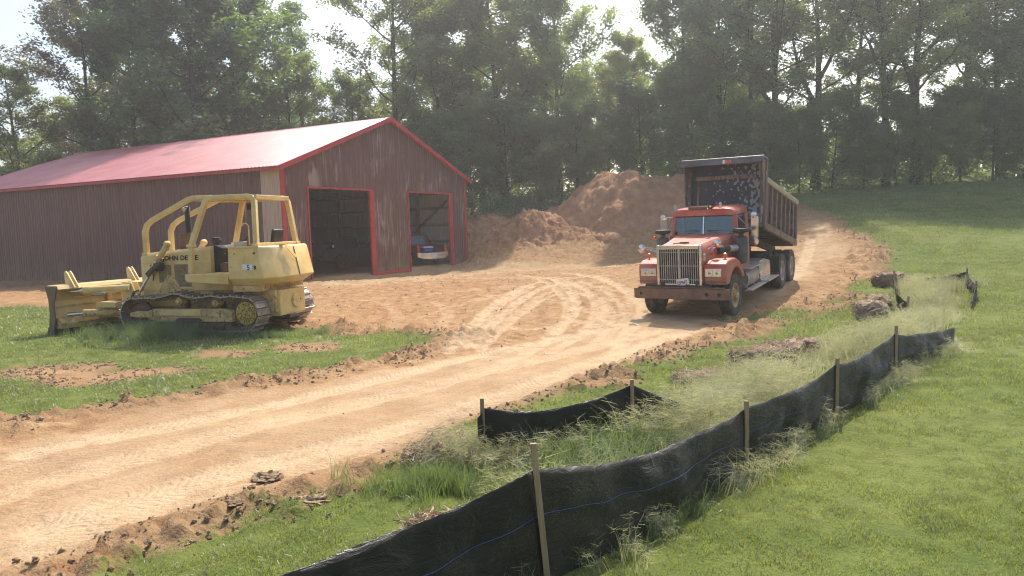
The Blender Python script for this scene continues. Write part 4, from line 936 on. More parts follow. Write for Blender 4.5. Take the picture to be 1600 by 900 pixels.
# air cleaners at the cowl
for sg in (1, -1):
    y_ = 1.05 * sg
    MB().lathe([(0, 1.22), (.13, 1.24), (.17, 1.30), (.17, 1.88), (.15, 1.92), (.07, 1.95), (.07, 2.02)], 'z', (-.80, y_, 0), 22).build('air_cleaner', GREYC, tk)
    MB().lathe([(.07, 2.02), (.20, 2.05), (.22, 2.09), (.20, 2.14), (0, 2.16)], 'z', (-.80, y_, 0), 22).build('air_cleaner_cap', BLKR, tk)
    MB().cyl((-.72, y_ - .05 * sg, 1.66), (-.10, .72 * sg, 1.66), .082, 16).cyl((-.14, .74 * sg, 1.66), (.02, .66 * sg, 1.66), .105, 16).build('intake_pipe', BLKR, tk)
    MB().cyl((-.62, y_ - .09 * sg, 1.66), (-.34, .85 * sg, 1.66), .090, 16).build('intake_clamp', DULL, tk)
MB().lathe([(0, .04), (.045, .03), (.05, -.02), (0, -.03)], 'x', (-.78, -1.30, 1.93), 14).build('marker_light', ORANGE, tk)
# tall mirrors with their brackets
for sg in (1, -1):
    y_ = 1.30 * sg if sg > 0 else -1.16
    MB().box(-1.22, -1.17, y_ - .10, y_ + .10, 1.86, 2.42).build('side_mirror', CHR2 if sg > 0 else DULL, tk, .03)
    MB().lathe([(0, -.05), (.09, -.03), (.11, .0), (.0, .01)], 'x', (-1.16, y_, 1.77), 18).build('convex_mirror', CHROME, tk)
    MB().lathe([(0, -.04), (.07, -.02), (.08, .03), (.0, .05)], 'x', (-1.17, y_, 2.46), 16).build('mirror_cap', CHROME, tk)
    MB().tube([(-1.14, .87 * sg, 2.46), (-1.2, y_, 2.46), (-1.2, y_, 1.70)], .011, 6).tube([(-1.14, .87 * sg, 2.46), (-1.2, y_ + .02 * sg, 1.95)], .012, 6).tube([(-1.16, .90 * sg, 1.72), (-1.2, y_, 1.74)], .011, 6).build('mirror_arm', CHROME, tk)
# left: fuel tank, battery box, steps; right: tank
for sg in (1, -1):
    MB().lathe([(0, -1.15), (.26, -1.14), (.285, -1.10), (.285, -2.30), (.26, -2.34), (0, -2.35)], 'x', (0, .86 * sg, .76), 26).build('side_tank', worn('dusty_aluminium_tank', (.40, .38, .35, 1), (.5, .48, .45, 1), (.25, .18, .12, 1), .35, .62, (.34, .27, .2), .8, metal=.6), tk)
    for x_ in (-1.4, -2.1): MB().lathe([(.292, x_ + .03), (.292, x_ - .03)], 'x', (0, .86 * sg, .76), 26).build('tank_strap', DULL, tk)
    MB().prism([(-2.50, .52), (-2.50, 1.08), (-3.05, 1.12), (-3.75, 1.00), (-3.75, .52)], .55 if sg > 0 else -1.10, 1.10 if sg > 0 else -.55).build('battery_box', DULL, tk, .015)
    s_ = MB()
    for i in range(3): s_.box(-.98, -3.3, 1.02 * sg if sg > 0 else -1.30, 1.30 if sg > 0 else -1.02, 1.06 + .0 * i, 1.075) if i == 0 else None
    MB().box(-2.45, -1.02, .98 if sg > 0 else -1.22, 1.22 if sg > 0 else -.98, 1.045, 1.07).build('tread_plate', DULL, tk, .004)
    sb = MB().box(-2.60, -.85, 1.10 if sg > 0 else -1.30, 1.30 if sg > 0 else -1.10, .50, .53)
    for x_ in (-.95, -1.7, -2.5): sb.beam((x_, 1.2 * sg, .52), (x_, 1.0 * sg, .75), .04, .015)
    sb.build('running_board', DULL, tk, .004)
    MB().box(-3.80, -2.50, 1.12 if sg > 0 else -1.36, 1.36 if sg > 0 else -1.12, .53, .56).build('running_board', DULL, tk, .004)
    MB().prism([(-2.5, .56), (-2.5, .75), (-3.7, .95), (-3.7, .56)], 1.10 if sg > 0 else -1.125, 1.125 if sg > 0 else -1.10).build('box_panel', CHR2, tk)
    MB().box(-4.45, -4.40, .60 if sg > 0 else -1.24, 1.24 if sg > 0 else -.60, .55, 1.0).build('mud_flap', BLKR, tk)
MB().tube([(-2.45, .55, 1.15), (-2.45, .62, 1.4), (-2.5, .60, 1.5)], .03, 8).build('air_line', REDL, tk)
MB().cyl((-3.0, 0, .95), (-3.35, 0, 2.2), .10, 14).cyl((-3.0, 0, .95), (-3.15, 0, 1.5), .13, 14).build('hoist_cylinder', FRAME, tk)
MB().box(-2.75, -2.45, -.35, .35, .98, 1.25).build('hoist_mount', FRAME, tk, .02)

# bed, hinged at the rear and raised
bed = bpy.data.objects.new('dump_bed', None); COL.objects.link(bed); bed.parent = tk
bed.matrix_local = Matrix.Translation((-7.05, .12, 1.16)) @ Matrix.Rotation(R(-11.3), 4, 'Y') @ Matrix.Diagonal((1, .9, 1, 1))
LB, HB, WB2 = 4.55, 1.34, 1.25
fl = MB().box(0, LB, -1.18, 1.18, .06, .12)
fl.build('bed_floor', BEDR, bed)
for i in range(9): MB().box(.15 + i * .52, .25 + i * .52, -1.16, 1.16, -.09, .06).build('crossmember', FRAME, bed)
for sg in (1, -1): MB().box(0, LB, .38 if sg > 0 else -.50, .50 if sg > 0 else -.38, -.30, -.09).build('bed_sill', FRAME, bed, .01)
for sg in (1, -1):
    a, b = (1.16, 1.19) if sg > 0 else (-1.19, -1.16)
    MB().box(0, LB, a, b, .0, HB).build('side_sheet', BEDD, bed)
    a, b = (1.13, 1.27) if sg > 0 else (-1.27, -1.13)
    MB().prism([(0, HB - .06), (0, HB + .10), (LB, HB + .06), (LB, HB - .10)], a, b).build('top_rail', BEDRAIL, bed, .02)
    a, b = (1.15, 1.26) if sg > 0 else (-1.26, -1.15)
    MB().box(0, LB, a, b, -.06, .13).build('bottom_rail', BEDR, bed, .012)
    for i in range(8):
        x_ = .06 + i * (LB - .28) / 7
        a, b = (1.19, 1.262) if sg > 0 else (-1.262, -1.19)
        MB().prism([(a, .13), (b, .16), (b, HB - .12), (a, HB - .09)], x_, x_ + .13, 'x').build('side_rib', BEDR, bed, .01)
ff = LB
MB().box(ff - .03, ff, -1.16, 1.16, .0, 1.88).build('front_wall', PEEL, bed)
for sg in (1, -1):
    MB().box(ff - .10, ff + .10, 1.08 if sg > 0 else -1.27, 1.27 if sg > 0 else -1.08, -.02, 1.90).build('corner_post', worn('post_paint', (.11, .065, .055, 1), (.19, .13, .11, 1), (.42, .38, .34, 1), .6, .57, (.3, .2, .14), .4, streak=True), bed, .02)
    MB().prism([(ff + .10, .55), (ff + .12, .55), (ff + .45, 1.72), (ff + .45, 1.86), (ff + .10, 1.86)], 1.20 if sg > 0 else -1.235, 1.235 if sg > 0 else -1.20).build('canopy_gusset', BEDR, bed)
MB().prism([(ff - .05, 1.86), (ff + .50, 1.83), (ff + .52, 1.70), (ff + .545, 1.70), (ff + .545, 1.88), (ff + .50, 1.90), (ff - .05, 1.92)], -1.28, 1.28).build('canopy', worn('canopy_paint', (.10, .09, .095, 1), (.20, .20, .22, 1), (.16, .09, .07, 1), .35, .6, (.22, .16, .13), .4, metal=.3), bed, .01)
for x_ in (.1, .3): MB().box(ff + x_, ff + x_ + .05, -1.2, 1.2, 1.78, 1.855).build('canopy_rib', FRAME, bed)
MB().box(ff + .03, ff + .09, -.95, .95, 1.36, 1.48).build('wall_brace', BEDR, bed, .01)
MB().box(ff + .0, ff + .035, -.90, -.83, .1, 1.4).build('wall_brace', BEDR, bed, .01)
stk = MB().box(ff + .546, ff + .550, .05, .32, 1.72, 1.82).build('canopy_sticker', simple('orange_sticker', (.60, .15, .05), .5, var=.35, scale=30), bed)
MB().box(ff + .5505, ff + .552, .05, .12, 1.72, 1.82).build('sticker_end', WHITEP, stk)
MB().box(-.05, .0, -1.2, 1.2, .0, HB + .02).build('tailgate', BEDR, bed, .01)
for y_ in (-.9, -.3, .3, .9): MB().box(-.10, -.05, y_ - .05, y_ + .05, .05, HB).build('tailgate_rib', BEDR, bed, .008)
# ------------------------------------------------------------------ pickup trucks in the barn
def pickup(label, loc, rz, paint, L=5.3, gate_open=False, rims=None):
    t = empty('pickup_truck', loc, label, 'pickup truck', rz=rz)       # x forward, origin under the rear bumper
    H = .42
    for x_ in (1.15, L - 1.05):
        for sg in (1, -1): wheel(t, x_, .80 * sg, sg, .24, .38, rims or DULL)
    body = MB()
    for sg in (1, -1):
        a, b = (.80, .95) if sg > 0 else (-.95, -.80)
        P = [(.12, .55), (.12, 1.18), (2.1, 1.20), (2.1, .50), (1.62, .50)] + [(1.15 + .47 * math.cos(R(q)), .38 + .47 * math.sin(R(q))) for q in np.linspace(15, 165, 9)] + [(.68, .55)]
        body.prism(P, a, b)
    body.box(.14, 2.1, -.8, .8, .60, .66).box(2.04, 2.1, -.8, .8, .66, 1.18)
    body.build('bed', paint, t, .02)
    for sg in (1, -1): MB().prism([(.75, .66), (.85, .88), (1.45, .88), (1.55, .66)], .55 if sg > 0 else -.80, .80 if sg > 0 else -.55).build('wheel_well', paint, t, .01)
    P = [(2.13, .48), (2.13, 1.22), (4.1 - .3, 1.22), (L - .1, 1.12), (L, 1.0), (L, .55)] + [(L - 1.05 + .47 * math.cos(R(q)), .38 + .47 * math.sin(R(q))) for q in np.linspace(15, 165, 9)]
    MB().prism(P, -.95, .95).build('cab_body', paint, t, .03)
    MB().loft([[(2.18, -.88, 1.22), (2.18, .88, 1.22), (3.85, .88, 1.22), (3.85, -.88, 1.22)], [(2.35, -.72, 1.74), (2.35, .72, 1.74), (3.25, .72, 1.76), (3.25, -.72, 1.76)]]).build('cab_glass', GLASS, t)
    MB().loft([[(2.33, -.74, 1.73), (2.33, .74, 1.73), (3.27, .74, 1.75), (3.27, -.74, 1.75)], [(2.45, -.64, 1.80), (2.45, .64, 1.80), (3.15, .64, 1.81), (3.15, -.64, 1.81)]]).build('cab_roof', paint, t, .01)
    for sg in (1, -1):
        MB().beam((2.18, .87 * sg, 1.22), (2.36, .72 * sg, 1.74), .07, .07).beam((3.86, .87 * sg, 1.22), (3.26, .72 * sg, 1.75), .05, .05).beam((2.95, .88 * sg, 1.22), (2.90, .72 * sg, 1.74), .05, .06).build('cab_pillar', paint, t)
        MB().box(3.55, 3.65, .95 * sg if sg > 0 else -1.12, 1.12 if sg > 0 else -.95, 1.20, 1.38).build('mirror', CHROME, t, .01)
        MB().box(.095, .125, .80 if sg > 0 else -.94, .94 if sg > 0 else -.80, .75, 1.08).build('tail_light', REDL, t, .006)
        MB().box(L - .02, L + .01, .6 if sg > 0 else -.88, .88 if sg > 0 else -.6, .78, .95).build('headlight', LAMPG, t, .006)
    bpr = MB().loft([[(.0, -.98, .50), (.0, -.98, .78), (.14, -1.0, .78), (.14, -1.0, .50)], [(-.14, -.62, .38), (-.14, -.62, .74), (.12, -.62, .74), (.12, -.62, .38)], [(-.14, .62, .38), (-.14, .62, .74), (.12, .62, .74), (.12, .62, .38)], [(.0, .98, .50), (.0, .98, .78), (.14, 1.0, .78), (.14, 1.0, .50)]])
    b = bpr.build('bumper', CHR2, t, .01)
    MB().box(-.152, -.142, -.17, .17, .50, .66).build('licence_plate', PLATE, b)
    MB().box(L, L + .10, -.92, .92, .45, .62).build('bumper', CHR2, t, .02)
    if gate_open: MB().box(-.10, .10, -.74, .74, .745, .775).build('tailgate', simple('bed_liner', (.04, .038, .038), .7), t, .01)
    else: MB().box(.08, .13, -.78, .78, .62, 1.18).build('tailgate', paint, t, .01)
    MB().box(.3, L - .3, -.40, .40, .36, .55).build('frame', FRAME, t)
    return t
PKR = simple('dark_red_car_paint', (.26, .022, .030), .28, var=.15, spec=.7)
PKB = simple('black_car_paint', (.016, .014, .017), .45, var=.2, spec=.4)
Pq = np.array((-4.62, 43.2)); hd = math.atan2(.86, -.51)
pickup('dark red pickup backed up to the right barn doorway, tailgate down and chrome bumper showing', (Pq[0], Pq[1], .19), hd, PKR, gate_open=True)
pickup('black pickup parked sideways deep in the shade of the left barn doorway', (-6.9, 43.9, .19), R(190), PKB, 4.2, rims=FRAME)
def in_bed(x, y, z):
    c, s = math.cos(hd), math.sin(hd); return (Pq[0] + x * c - y * s, Pq[1] + x * s + y * c, .19 + z)
cl = empty('cooler', in_bed(.62, .10, .66), 'blue drinks cooler with a white lid in the open bed of the red pickup', 'cooler', rz=hd)
MB().loft([[(-.2, -.28, 0), (-.2, .28, 0), (.2, .28, 0), (.2, -.28, 0)], [(-.22, -.31, .36), (-.22, .31, .36), (.22, .31, .36), (.22, -.31, .36)]]).build('body', simple('blue_plastic', (.02, .07, .36), .4, var=.1), cl, .02)
MB().box(-.235, .235, -.325, .325, .36, .44).build('lid', simple('white_plastic', (.72, .74, .76), .4, var=.05), cl, .02)
MB().tube([(-.24, -.16, .26), (-.27, -.16, .22), (-.27, .16, .22), (-.24, .16, .26)], .012, 6).build('handle', simple('grey_plastic', (.5, .5, .52), .4), cl)
bxx = in_bed(2.6, 1.35, .0)
MB().box(-.35, .35, -.3, .3, 0, 1.35).build('metal_cabinet', DULL, None, .01, loc=(bxx[0] - .2, bxx[1], .19))
tag(bpy.data.objects['metal_cabinet'], 'grey metal cabinet standing to the left of the red pickup inside the barn', 'cabinet')

# ------------------------------------------------------------------ silt fences
M = NT('black_silt_fabric'); M.t.nodes.remove(M.b)
wv = M.noise(1.0, 3, .6, M.scaled(M.pos(), (3, 3, 260)))
wr = M.n('ShaderNodeBump'); wr.inputs['Strength'].default_value = .9; wr.inputs['Distance'].default_value = .03
M.put(wr.inputs['Height'], M.math('ADD', M.noise(1.0, 5, .62, M.scaled(M.pos(), (5, 5, 11)), 1.2), M.math('MULTIPLY', wv, .25)))
dc = M.mix(M.ramp(M.noise(3, 6, .6, M.pos()), .45, .75), (.024, .023, .019, 1), (.052, .045, .034, 1))
d1 = M.n('ShaderNodeBsdfDiffuse'); M.put(d1.inputs['Color'], dc); M.put(d1.inputs['Normal'], wr.outputs[0])
t1 = M.n('ShaderNodeBsdfTranslucent'); t1.inputs['Color'].default_value = (.040, .042, .022, 1)
g1 = M.n('ShaderNodeBsdfGlossy'); g1.inputs['Roughness'].default_value = .42; g1.inputs['Color'].default_value = (.9, .9, .95, 1); M.put(g1.inputs['Normal'], wr.outputs[0])
fz = M.n('ShaderNodeFresnel'); fz.inputs[0].default_value = 1.35; M.put(fz.inputs['Normal'], wr.outputs[0])
a1 = M.n('ShaderNodeAddShader'); M.put(a1.inputs[0], d1.outputs[0]); M.put(a1.inputs[1], t1.outputs[0])
m1 = M.n('ShaderNodeMixShader'); M.put(m1.inputs[0], M.math('MULTIPLY', fz.outputs[0], .42)); M.put(m1.inputs[1], a1.outputs[0]); M.put(m1.inputs[2], g1.outputs[0])
M.put(M.out.inputs[0], m1.outputs[0]); FAB = M.m
STAKE = RAWW = NT('sawn_stake'); c = STAKE.mix(STAKE.ramp(STAKE.noise(1, 6, .7, STAKE.scaled(STAKE.coord(), (40, 40, 3))), .3, .7), (.24, .155, .085, 1), (.46, .34, .21, 1))
STAKE.set(Base_Color=c, Roughness=.85); STAKE = STAKE.m
THREAD = simple('blue_thread', (.035, .09, .26), .6, var=.1)
def silt_fence(label, posts, thread=True, seed=0, stake=True):
    """posts: (x, y, fabric height, stake height, lean x, lean y)"""
    root = empty('silt_fence', (posts[0][0], posts[0][1], 0), label, 'silt fence'); ox, oy = posts[0][0], posts[0][1]
    rr = random.Random(seed)
    for i, (a, b) in enumerate(zip(posts[:-1], posts[1:])):
        L = math.hypot(b[0] - a[0], b[1] - a[1]); n = max(10, int(L / .045)); m = 14; V = []; TH = []
        dx, dy = (b[0] - a[0]) / L, (b[1] - a[1]) / L; nxx, nyy = -dy, dx
        sag = a[6] if len(a) > 6 else .10
        for j in range(n + 1):
            t = j / n; x = a[0] + (b[0] - a[0]) * t; y = a[1] + (b[1] - a[1]) * t
            g0 = gz1(x, y) - .06; h = a[2] + (b[2] - a[2]) * t - sag * 4 * t * (1 - t) * (1 - .25 * math.sin(t * 3.1)) + .004 * math.sin(t * L * 5 + i)
            for k in range(m + 1):
                q = k / m; belly = (.10 * math.sin(PI * q) + .05 * q) * math.sin(PI * t) ** .8
                wr_ = (.02 * math.sin(t * L * 5.1 + q * 3 + i) + .012 * math.sin(t * L * 13 - q * 6) + float(fbm(x * 2 + i, q * 2.0, 2.2, 3, 60 + i)) * .030) * math.sin(PI * min(1, t * 4, (1 - t) * 4) / 2) * (.10 + math.sin(PI * q) * .9)
                lx = (a[4] * (1 - t) + b[4] * t) * q; ly = (a[5] * (1 - t) + b[5] * t) * q
                off = .022 + wr_ - belly * .6
                V.append((x + nxx * off + lx - ox, y + nyy * off + ly - oy, g0 + (h + .06) * q))
            kq = .66; V0 = V[-(m + 1) + int(m * kq)]; TH.append((V0[0] - nxx * .006, V0[1] - nyy * .006, V0[2]))
        F = [(j * (m + 1) + k, (j + 1) * (m + 1) + k, (j + 1) * (m + 1) + k + 1, j * (m + 1) + k + 1) for j in range(n) for k in range(m)]
        me = mesh_np('fabric', np.array(V), np.array(F), FAB, smooth=True)
        fo = obj('fabric', me, root); sd = fo.modifiers.new('thick', 'SOLIDIFY'); sd.thickness = .003
        if thread: MB().tube(TH, .002, 4, caps=False).build('thread', THREAD, fo)
    for p in posts:
        if p[3] <= 0: continue
        x, y = p[0] - ox, p[1] - oy; g0 = gz1(p[0], p[1])
        q = MB().loft([[(x - .02, y - .016, g0 - .15), (x + .02, y - .016, g0 - .15), (x + .02, y + .016, g0 - .15), (x - .02, y + .016, g0 - .15)],
                       [(x - .02 + p[4], y - .016 + p[5], g0 + p[3]), (x + .02 + p[4], y - .016 + p[5], g0 + p[3]), (x + .02 + p[4], y + .016 + p[5], g0 + p[3]), (x - .02 + p[4], y + .016 + p[5], g0 + p[3])]])
        q.build('stake', STAKE, root, .003, loc=(0, 0, 0))
    return root
silt_fence('long black silt fence with blue thread and wooden stakes curving along the near lawn',
           [(-2.05, 2.75, .70, .8, 0, 0, .06), (.19, 4.57, .77, .96, -.085, -.0, .10), (2.19, 6.79, .60, .68, 0, 0, .05), (3.79, 8.46, .64, .72, .01, 0, .05), (5.60, 10.56, .66, .78, 0, 0, .07), (7.82, 12.75, .40, 0, .0, 0, .0)], seed=1)
silt_fence('short black silt fence sagging from a stake beside the drive into tall grass',
           [(-.36, 7.02, .50, 0, 0, 0, .0), (-.33, 7.08, .58, .68, .0, 0, .13), (1.28, 7.85, .60, .66, 0, 0, .04), (2.25, 8.1, .22, 0, 0, 0, .0)], False, 2)
silt_fence('slumped dark silt fence at the far right corner of the grassy enclosure',
           [(11.45, 21.6, .16, 0, 0, 0, .05), (13.1, 20.9, .38, .5, 0, 0, .05), (11.9, 18.6, .40, .48, 0, 0, .08), (10.9, 17.2, .25, 0, 0, 0, .0)], False, 3)
silt_fence('ragged silt fence strip between the straw bales at the end of the drive',
           [(9.0, 16.55, .36, .5, .05, 0, .05), (9.75, 18.3, .38, .5, -.04, 0, .08), (11.0, 20.9, .34, .55, 0, 0, .0)], False, 4)

# ------------------------------------------------------------------ straw bales
M = NT('weathered_straw'); P3 = M.coord()
c = M.mix(M.ramp(M.noise(30, 6, .7), .35, .65), (.13, .075, .05, 1), (.34, .225, .15, 1)); c = M.mix(M.ramp(M.noise(3, 4), .45, .75), c, (.42, .31, .21, 1))
M.set(Base_Color=c, Roughness=.9, Normal=M.bump(M.noise(55, 6, .7), .9, .02)); STRAW = M.m
M = NT('green_topped_straw')
c = M.mix(M.ramp(M.noise(30, 6, .7), .35, .65), (.14, .075, .045, 1), (.30, .20, .12, 1)); c = M.mix(M.ramp(M.noise(4, 4), .50, .60), c, (.20, .21, .04, 1))
M.set(Base_Color=c, Roughness=.9, Normal=M.bump(M.noise(55, 6, .7), .9, .02)); STRAWG = M.m
def bale(label, x, y, rz, sx, sy, sz, mat=STRAW, seed=0, name='straw_bale', cat='straw bale', loose=1.0, n=700):
    r = np.random.default_rng(seed); u = 12; V = []; F = []
    import bmesh
    bm = bmesh.new(); bmesh.ops.create_cube(bm, size=1.0); bmesh.ops.subdivide_edges(bm, edges=bm.edges, cuts=9, use_grid_fill=True)
    for v in bm.verts:
        c = v.co; k = 1 - .16 * (abs(c.x * 2) ** 4) * (abs(c.z * 2) ** 2 if c.z > 0 else 0) - .10 * abs(c.y * 2) ** 4 * (c.z > .2)
        n1 = float(fbm(c.x * 3 + seed * 3, c.y * 3 + c.z * 4, 1.6, 4, seed)); n2 = float(fbm(c.z * 3 + seed, c.x * 3 - c.y * 3, 1.6, 4, seed + 9))
        sl = max(0, c.z) * loose * .5 * abs(n2)
        v.co = Vector((c.x * sx * (k + n1 * .10), c.y * sy * (1 + n2 * .16), (c.z + .5 - sl) * sz * (k + n1 * .10 * loose)))
    me = bpy.data.meshes.new('bale_core'); bmesh.ops.triangulate(bm, faces=bm.faces); bm.to_mesh(me)
    co = np.array([v.co[:] for v in bm.verts]); bm.free(); me.materials.append(mat)
    for p in me.polygons: p.use_smooth = True
    z = gz1(x, y); root = empty(name, (x, y, z - .02), label, cat, rz=rz); o = obj('core', me, root)
    pt = co[r.integers(0, len(co), n)]; d = r.normal(size=(n, 3)); d[:, 2] *= .5; d /= np.linalg.norm(d, axis=1)[:, None]
    ln = r.uniform(.04, .13, n)[:, None]; w = np.cross(d, r.normal(size=(n, 3))); w /= np.linalg.norm(w, axis=1)[:, None]; w *= .0035
    pt = pt + r.normal(size=(n, 3)) * .02; V = np.stack([pt - d * ln - w, pt - d * ln + w, pt + d * ln + w * .6, pt + d * ln - w * .6], 1).reshape(-1, 3)
    V[:, 2] = np.maximum(V[:, 2], .0)
    so = obj('loose_straw', mesh_np('loose_straw', V, np.arange(n * 4).reshape(-1, 4), LOOSE), root); tag(so, kind='stuff')
    return root
LOOSE = simple('straw_strands', (.44, .33, .22), .7, var=.4, scale=25)
bale('dark straw bale with a greenish top, upper one beside the fence bend', 4.05, 11.75, R(-8), .95, .5, .36, STRAWG, 1)
bale('flattened pale straw bale lying in front of the green-topped bale', 4.0, 11.15, R(-4), .90, .42, .20, STRAW, 2)
bale('loose heap of pinkish straw just behind the green-topped bale', 4.9, 12.6, R(30), 1.0, .7, .34, STRAW, 3, loose=1.6, n=1400, name='straw_heap', cat='straw heap')
bale('compact straw bale leaning by the fence strip, end face to the camera', 8.35, 16.9, R(70), 1.1, .62, .42, STRAW, 4)
bale('long low straw bale behind the compact bale at the fence strip', 9.2, 18.2, R(66), 1.2, .5, .40, STRAWG, 5)
bale('small dark straw bale at the far end by the silver post', 11.3, 21.7, R(20), .95, .5, .42, STRAW, 6)
bale('thin spread of straw half sunk in grass left of the bales', 2.75, 10.55, R(10), .75, .45, .18, STRAW, 7, loose=1.5, name='straw_heap', cat='straw heap')
bale('brown straw clump against the left stake beside the drive', -.72, 7.15, R(40), .62, .42, .30, STRAW, 8, loose=1.7, n=1300, name='straw_heap', cat='straw heap')
bale('bleached straw heap right behind the nearest silt fence', -.45, 5.45, R(25), .75, .35, .22, STRAW, 9, loose=1.6, n=1500, name='straw_heap', cat='straw heap')

# ------------------------------------------------------------------ soil piles
M = NT('dug_clay'); P3 = M.pos()
nz = M.noise(1.4, 6, .6, P3); nf = M.noise(9, 6, .68, P3)
c = M.mix(M.ramp(nz, .35, .68), (.36, .18, .095, 1), (.54, .31, .17, 1)); c = M.mix(M.math('MULTIPLY', M.ramp(nf, .56, .70), .6), c, (.19, .11, .065, 1)); c = M.mix(M.ramp(nf, .22, .36, (1, 1, 1, 1), (0, 0, 0, 1)), c, (.50, .33, .20, 1))
M.set(Base_Color=c, Roughness=.95, Specular_IOR_Level=.1, Normal=M.bump(nf, .9, .12)); CLAYM = M.m
def pile(label, cx, cy, R0, lobes, seed):
    n = 110; u = np.linspace(-R0, R0, n); Xp, Yp = np.meshgrid(u, u); h = np.zeros(Xp.shape)
    for lx, ly, lr, lh in lobes:
        d = np.hypot((Xp - lx), (Yp - ly) * 1.1) / lr; d = d * (1 + .16 * fbm(Xp + seed * 5, Yp, .45, 3, seed))
        h = np.maximum(h, lh * np.clip(1 - d, 0, 1) ** .92 * (1 - .12 * np.exp(-(d * 5) ** 2)))
    h = h + (h > .02) * (fbm(Xp, Yp, 1.1, 5, seed + 3, .6) * .22 + np.maximum(fbm(Xp, Yp, 3.2, 3, seed + 7, .6), 0) * .14) * np.clip(h / .5, 0, 1)
    edge = np.maximum(np.abs(Xp), np.abs(Yp)) > R0 * .985
    z = gz((Xp + cx).ravel(), (Yp + cy).ravel()).reshape(Xp.shape) - .05 + h; z = np.where(h < .01, z - .12, z)
    ix = np.arange(n * n).reshape(n, n); q = np.stack([ix[:-1, :-1], ix[:-1, 1:], ix[1:, 1:], ix[1:, :-1]], -1).reshape(-1, 4)
    q = q[(h.ravel()[q] > .005).any(1)]; us = np.unique(q); rm = np.full(n * n, -1); rm[us] = np.arange(len(us))
    me = mesh_np('dirt_pile', np.stack([Xp.ravel(), Yp.ravel(), z.ravel()], 1)[us], rm[q], CLAYM, smooth=True)
    return tag(obj('dirt_pile', me, None, (cx, cy, 0)), label, 'dirt pile')
pile('tall peaked pile of orange-brown soil rising behind the dump truck', 8.6, 50.2, 8.0, [(-.9, 0, 5.6, 3.35), (2.3, .2, 5.2, 2.6), (-3.3, -1.4, 3.0, .8), (4.6, 0, 3.8, 1.5)], 11)
pile('low rounded soil pile between the barn and the tall pile', 1.4, 47.2, 4.4, [(0, 0, 3.0, 1.7), (-1.9, -.4, 1.9, .5), (2.3, -.5, 2.0, .5)], 21)
pile('small dark soil mound in the shade at the barn corner', -2.0, 50.2, 3.0, [(0, 0, 2.2, .55)], 31)
# ------------------------------------------------------------------ scattering helper
def scatter(name, P, rot, scl, kinds, protos, label=None):
    me = bpy.data.meshes.new(name); n = len(P); me.vertices.add(n); me.vertices.foreach_set('co', np.asarray(P, np.float32).ravel())
    for k, a, t in (('rot', rot, 'FLOAT_VECTOR'), ('scl', scl, 'FLOAT'), ('kind_id', kinds, 'INT')):
        at = me.attributes.new(k, t, 'POINT')
        if t == 'FLOAT_VECTOR': at.data.foreach_set('vector', np.asarray(a, np.float32).ravel())
        else: at.data.foreach_set('value', np.asarray(a, np.float32 if t == 'FLOAT' else np.int32))
    o = obj(name, me); tag(o, label, kind='stuff')
    ng = bpy.data.node_groups.new(name, 'GeometryNodeTree')
    ng.interface.new_socket('Geometry', in_out='INPUT', socket_type='NodeSocketGeometry'); ng.interface.new_socket('Geometry', in_out='OUTPUT', socket_type='NodeSocketGeometry')
    N = ng.nodes; L = ng.links; gi = N.new('NodeGroupInput'); go = N.new('NodeGroupOutput'); jn = N.new('GeometryNodeJoinGeometry')
    def named(nm, dt):
        x = N.new('GeometryNodeInputNamedAttribute'); x.data_type = dt; x.inputs['Name'].default_value = nm; return x.outputs['Attribute']
    for i, p in enumerate(protos):
        oi = N.new('GeometryNodeObjectInfo'); oi.inputs['Object'].default_value = p; oi.inputs['As Instance'].default_value = True
        ip = N.new('GeometryNodeInstanceOnPoints'); L.new(gi.outputs[0], ip.inputs['Points']); L.new(oi.outputs['Geometry'], ip.inputs['Instance'])
        cp = N.new('FunctionNodeCompare'); cp.data_type = 'INT'; cp.operation = 'EQUAL'
        ins = [s for s in cp.inputs if s.enabled and s.type == 'INT']
        L.new(named('kind_id', 'INT'), ins[0]); ins[1].default_value = i
        L.new(cp.outputs[0], ip.inputs['Selection']); L.new(named('rot', 'FLOAT_VECTOR'), ip.inputs['Rotation']); L.new(named('scl', 'FLOAT'), ip.inputs['Scale'])
        L.new(ip.outputs[0], jn.inputs[0])
    L.new(jn.outputs[0], go.inputs[0])
    md = o.modifiers.new('scatter', 'NODES'); md.node_group = ng; return o
def proto(name, me): return bpy.data.objects.new(name, me)

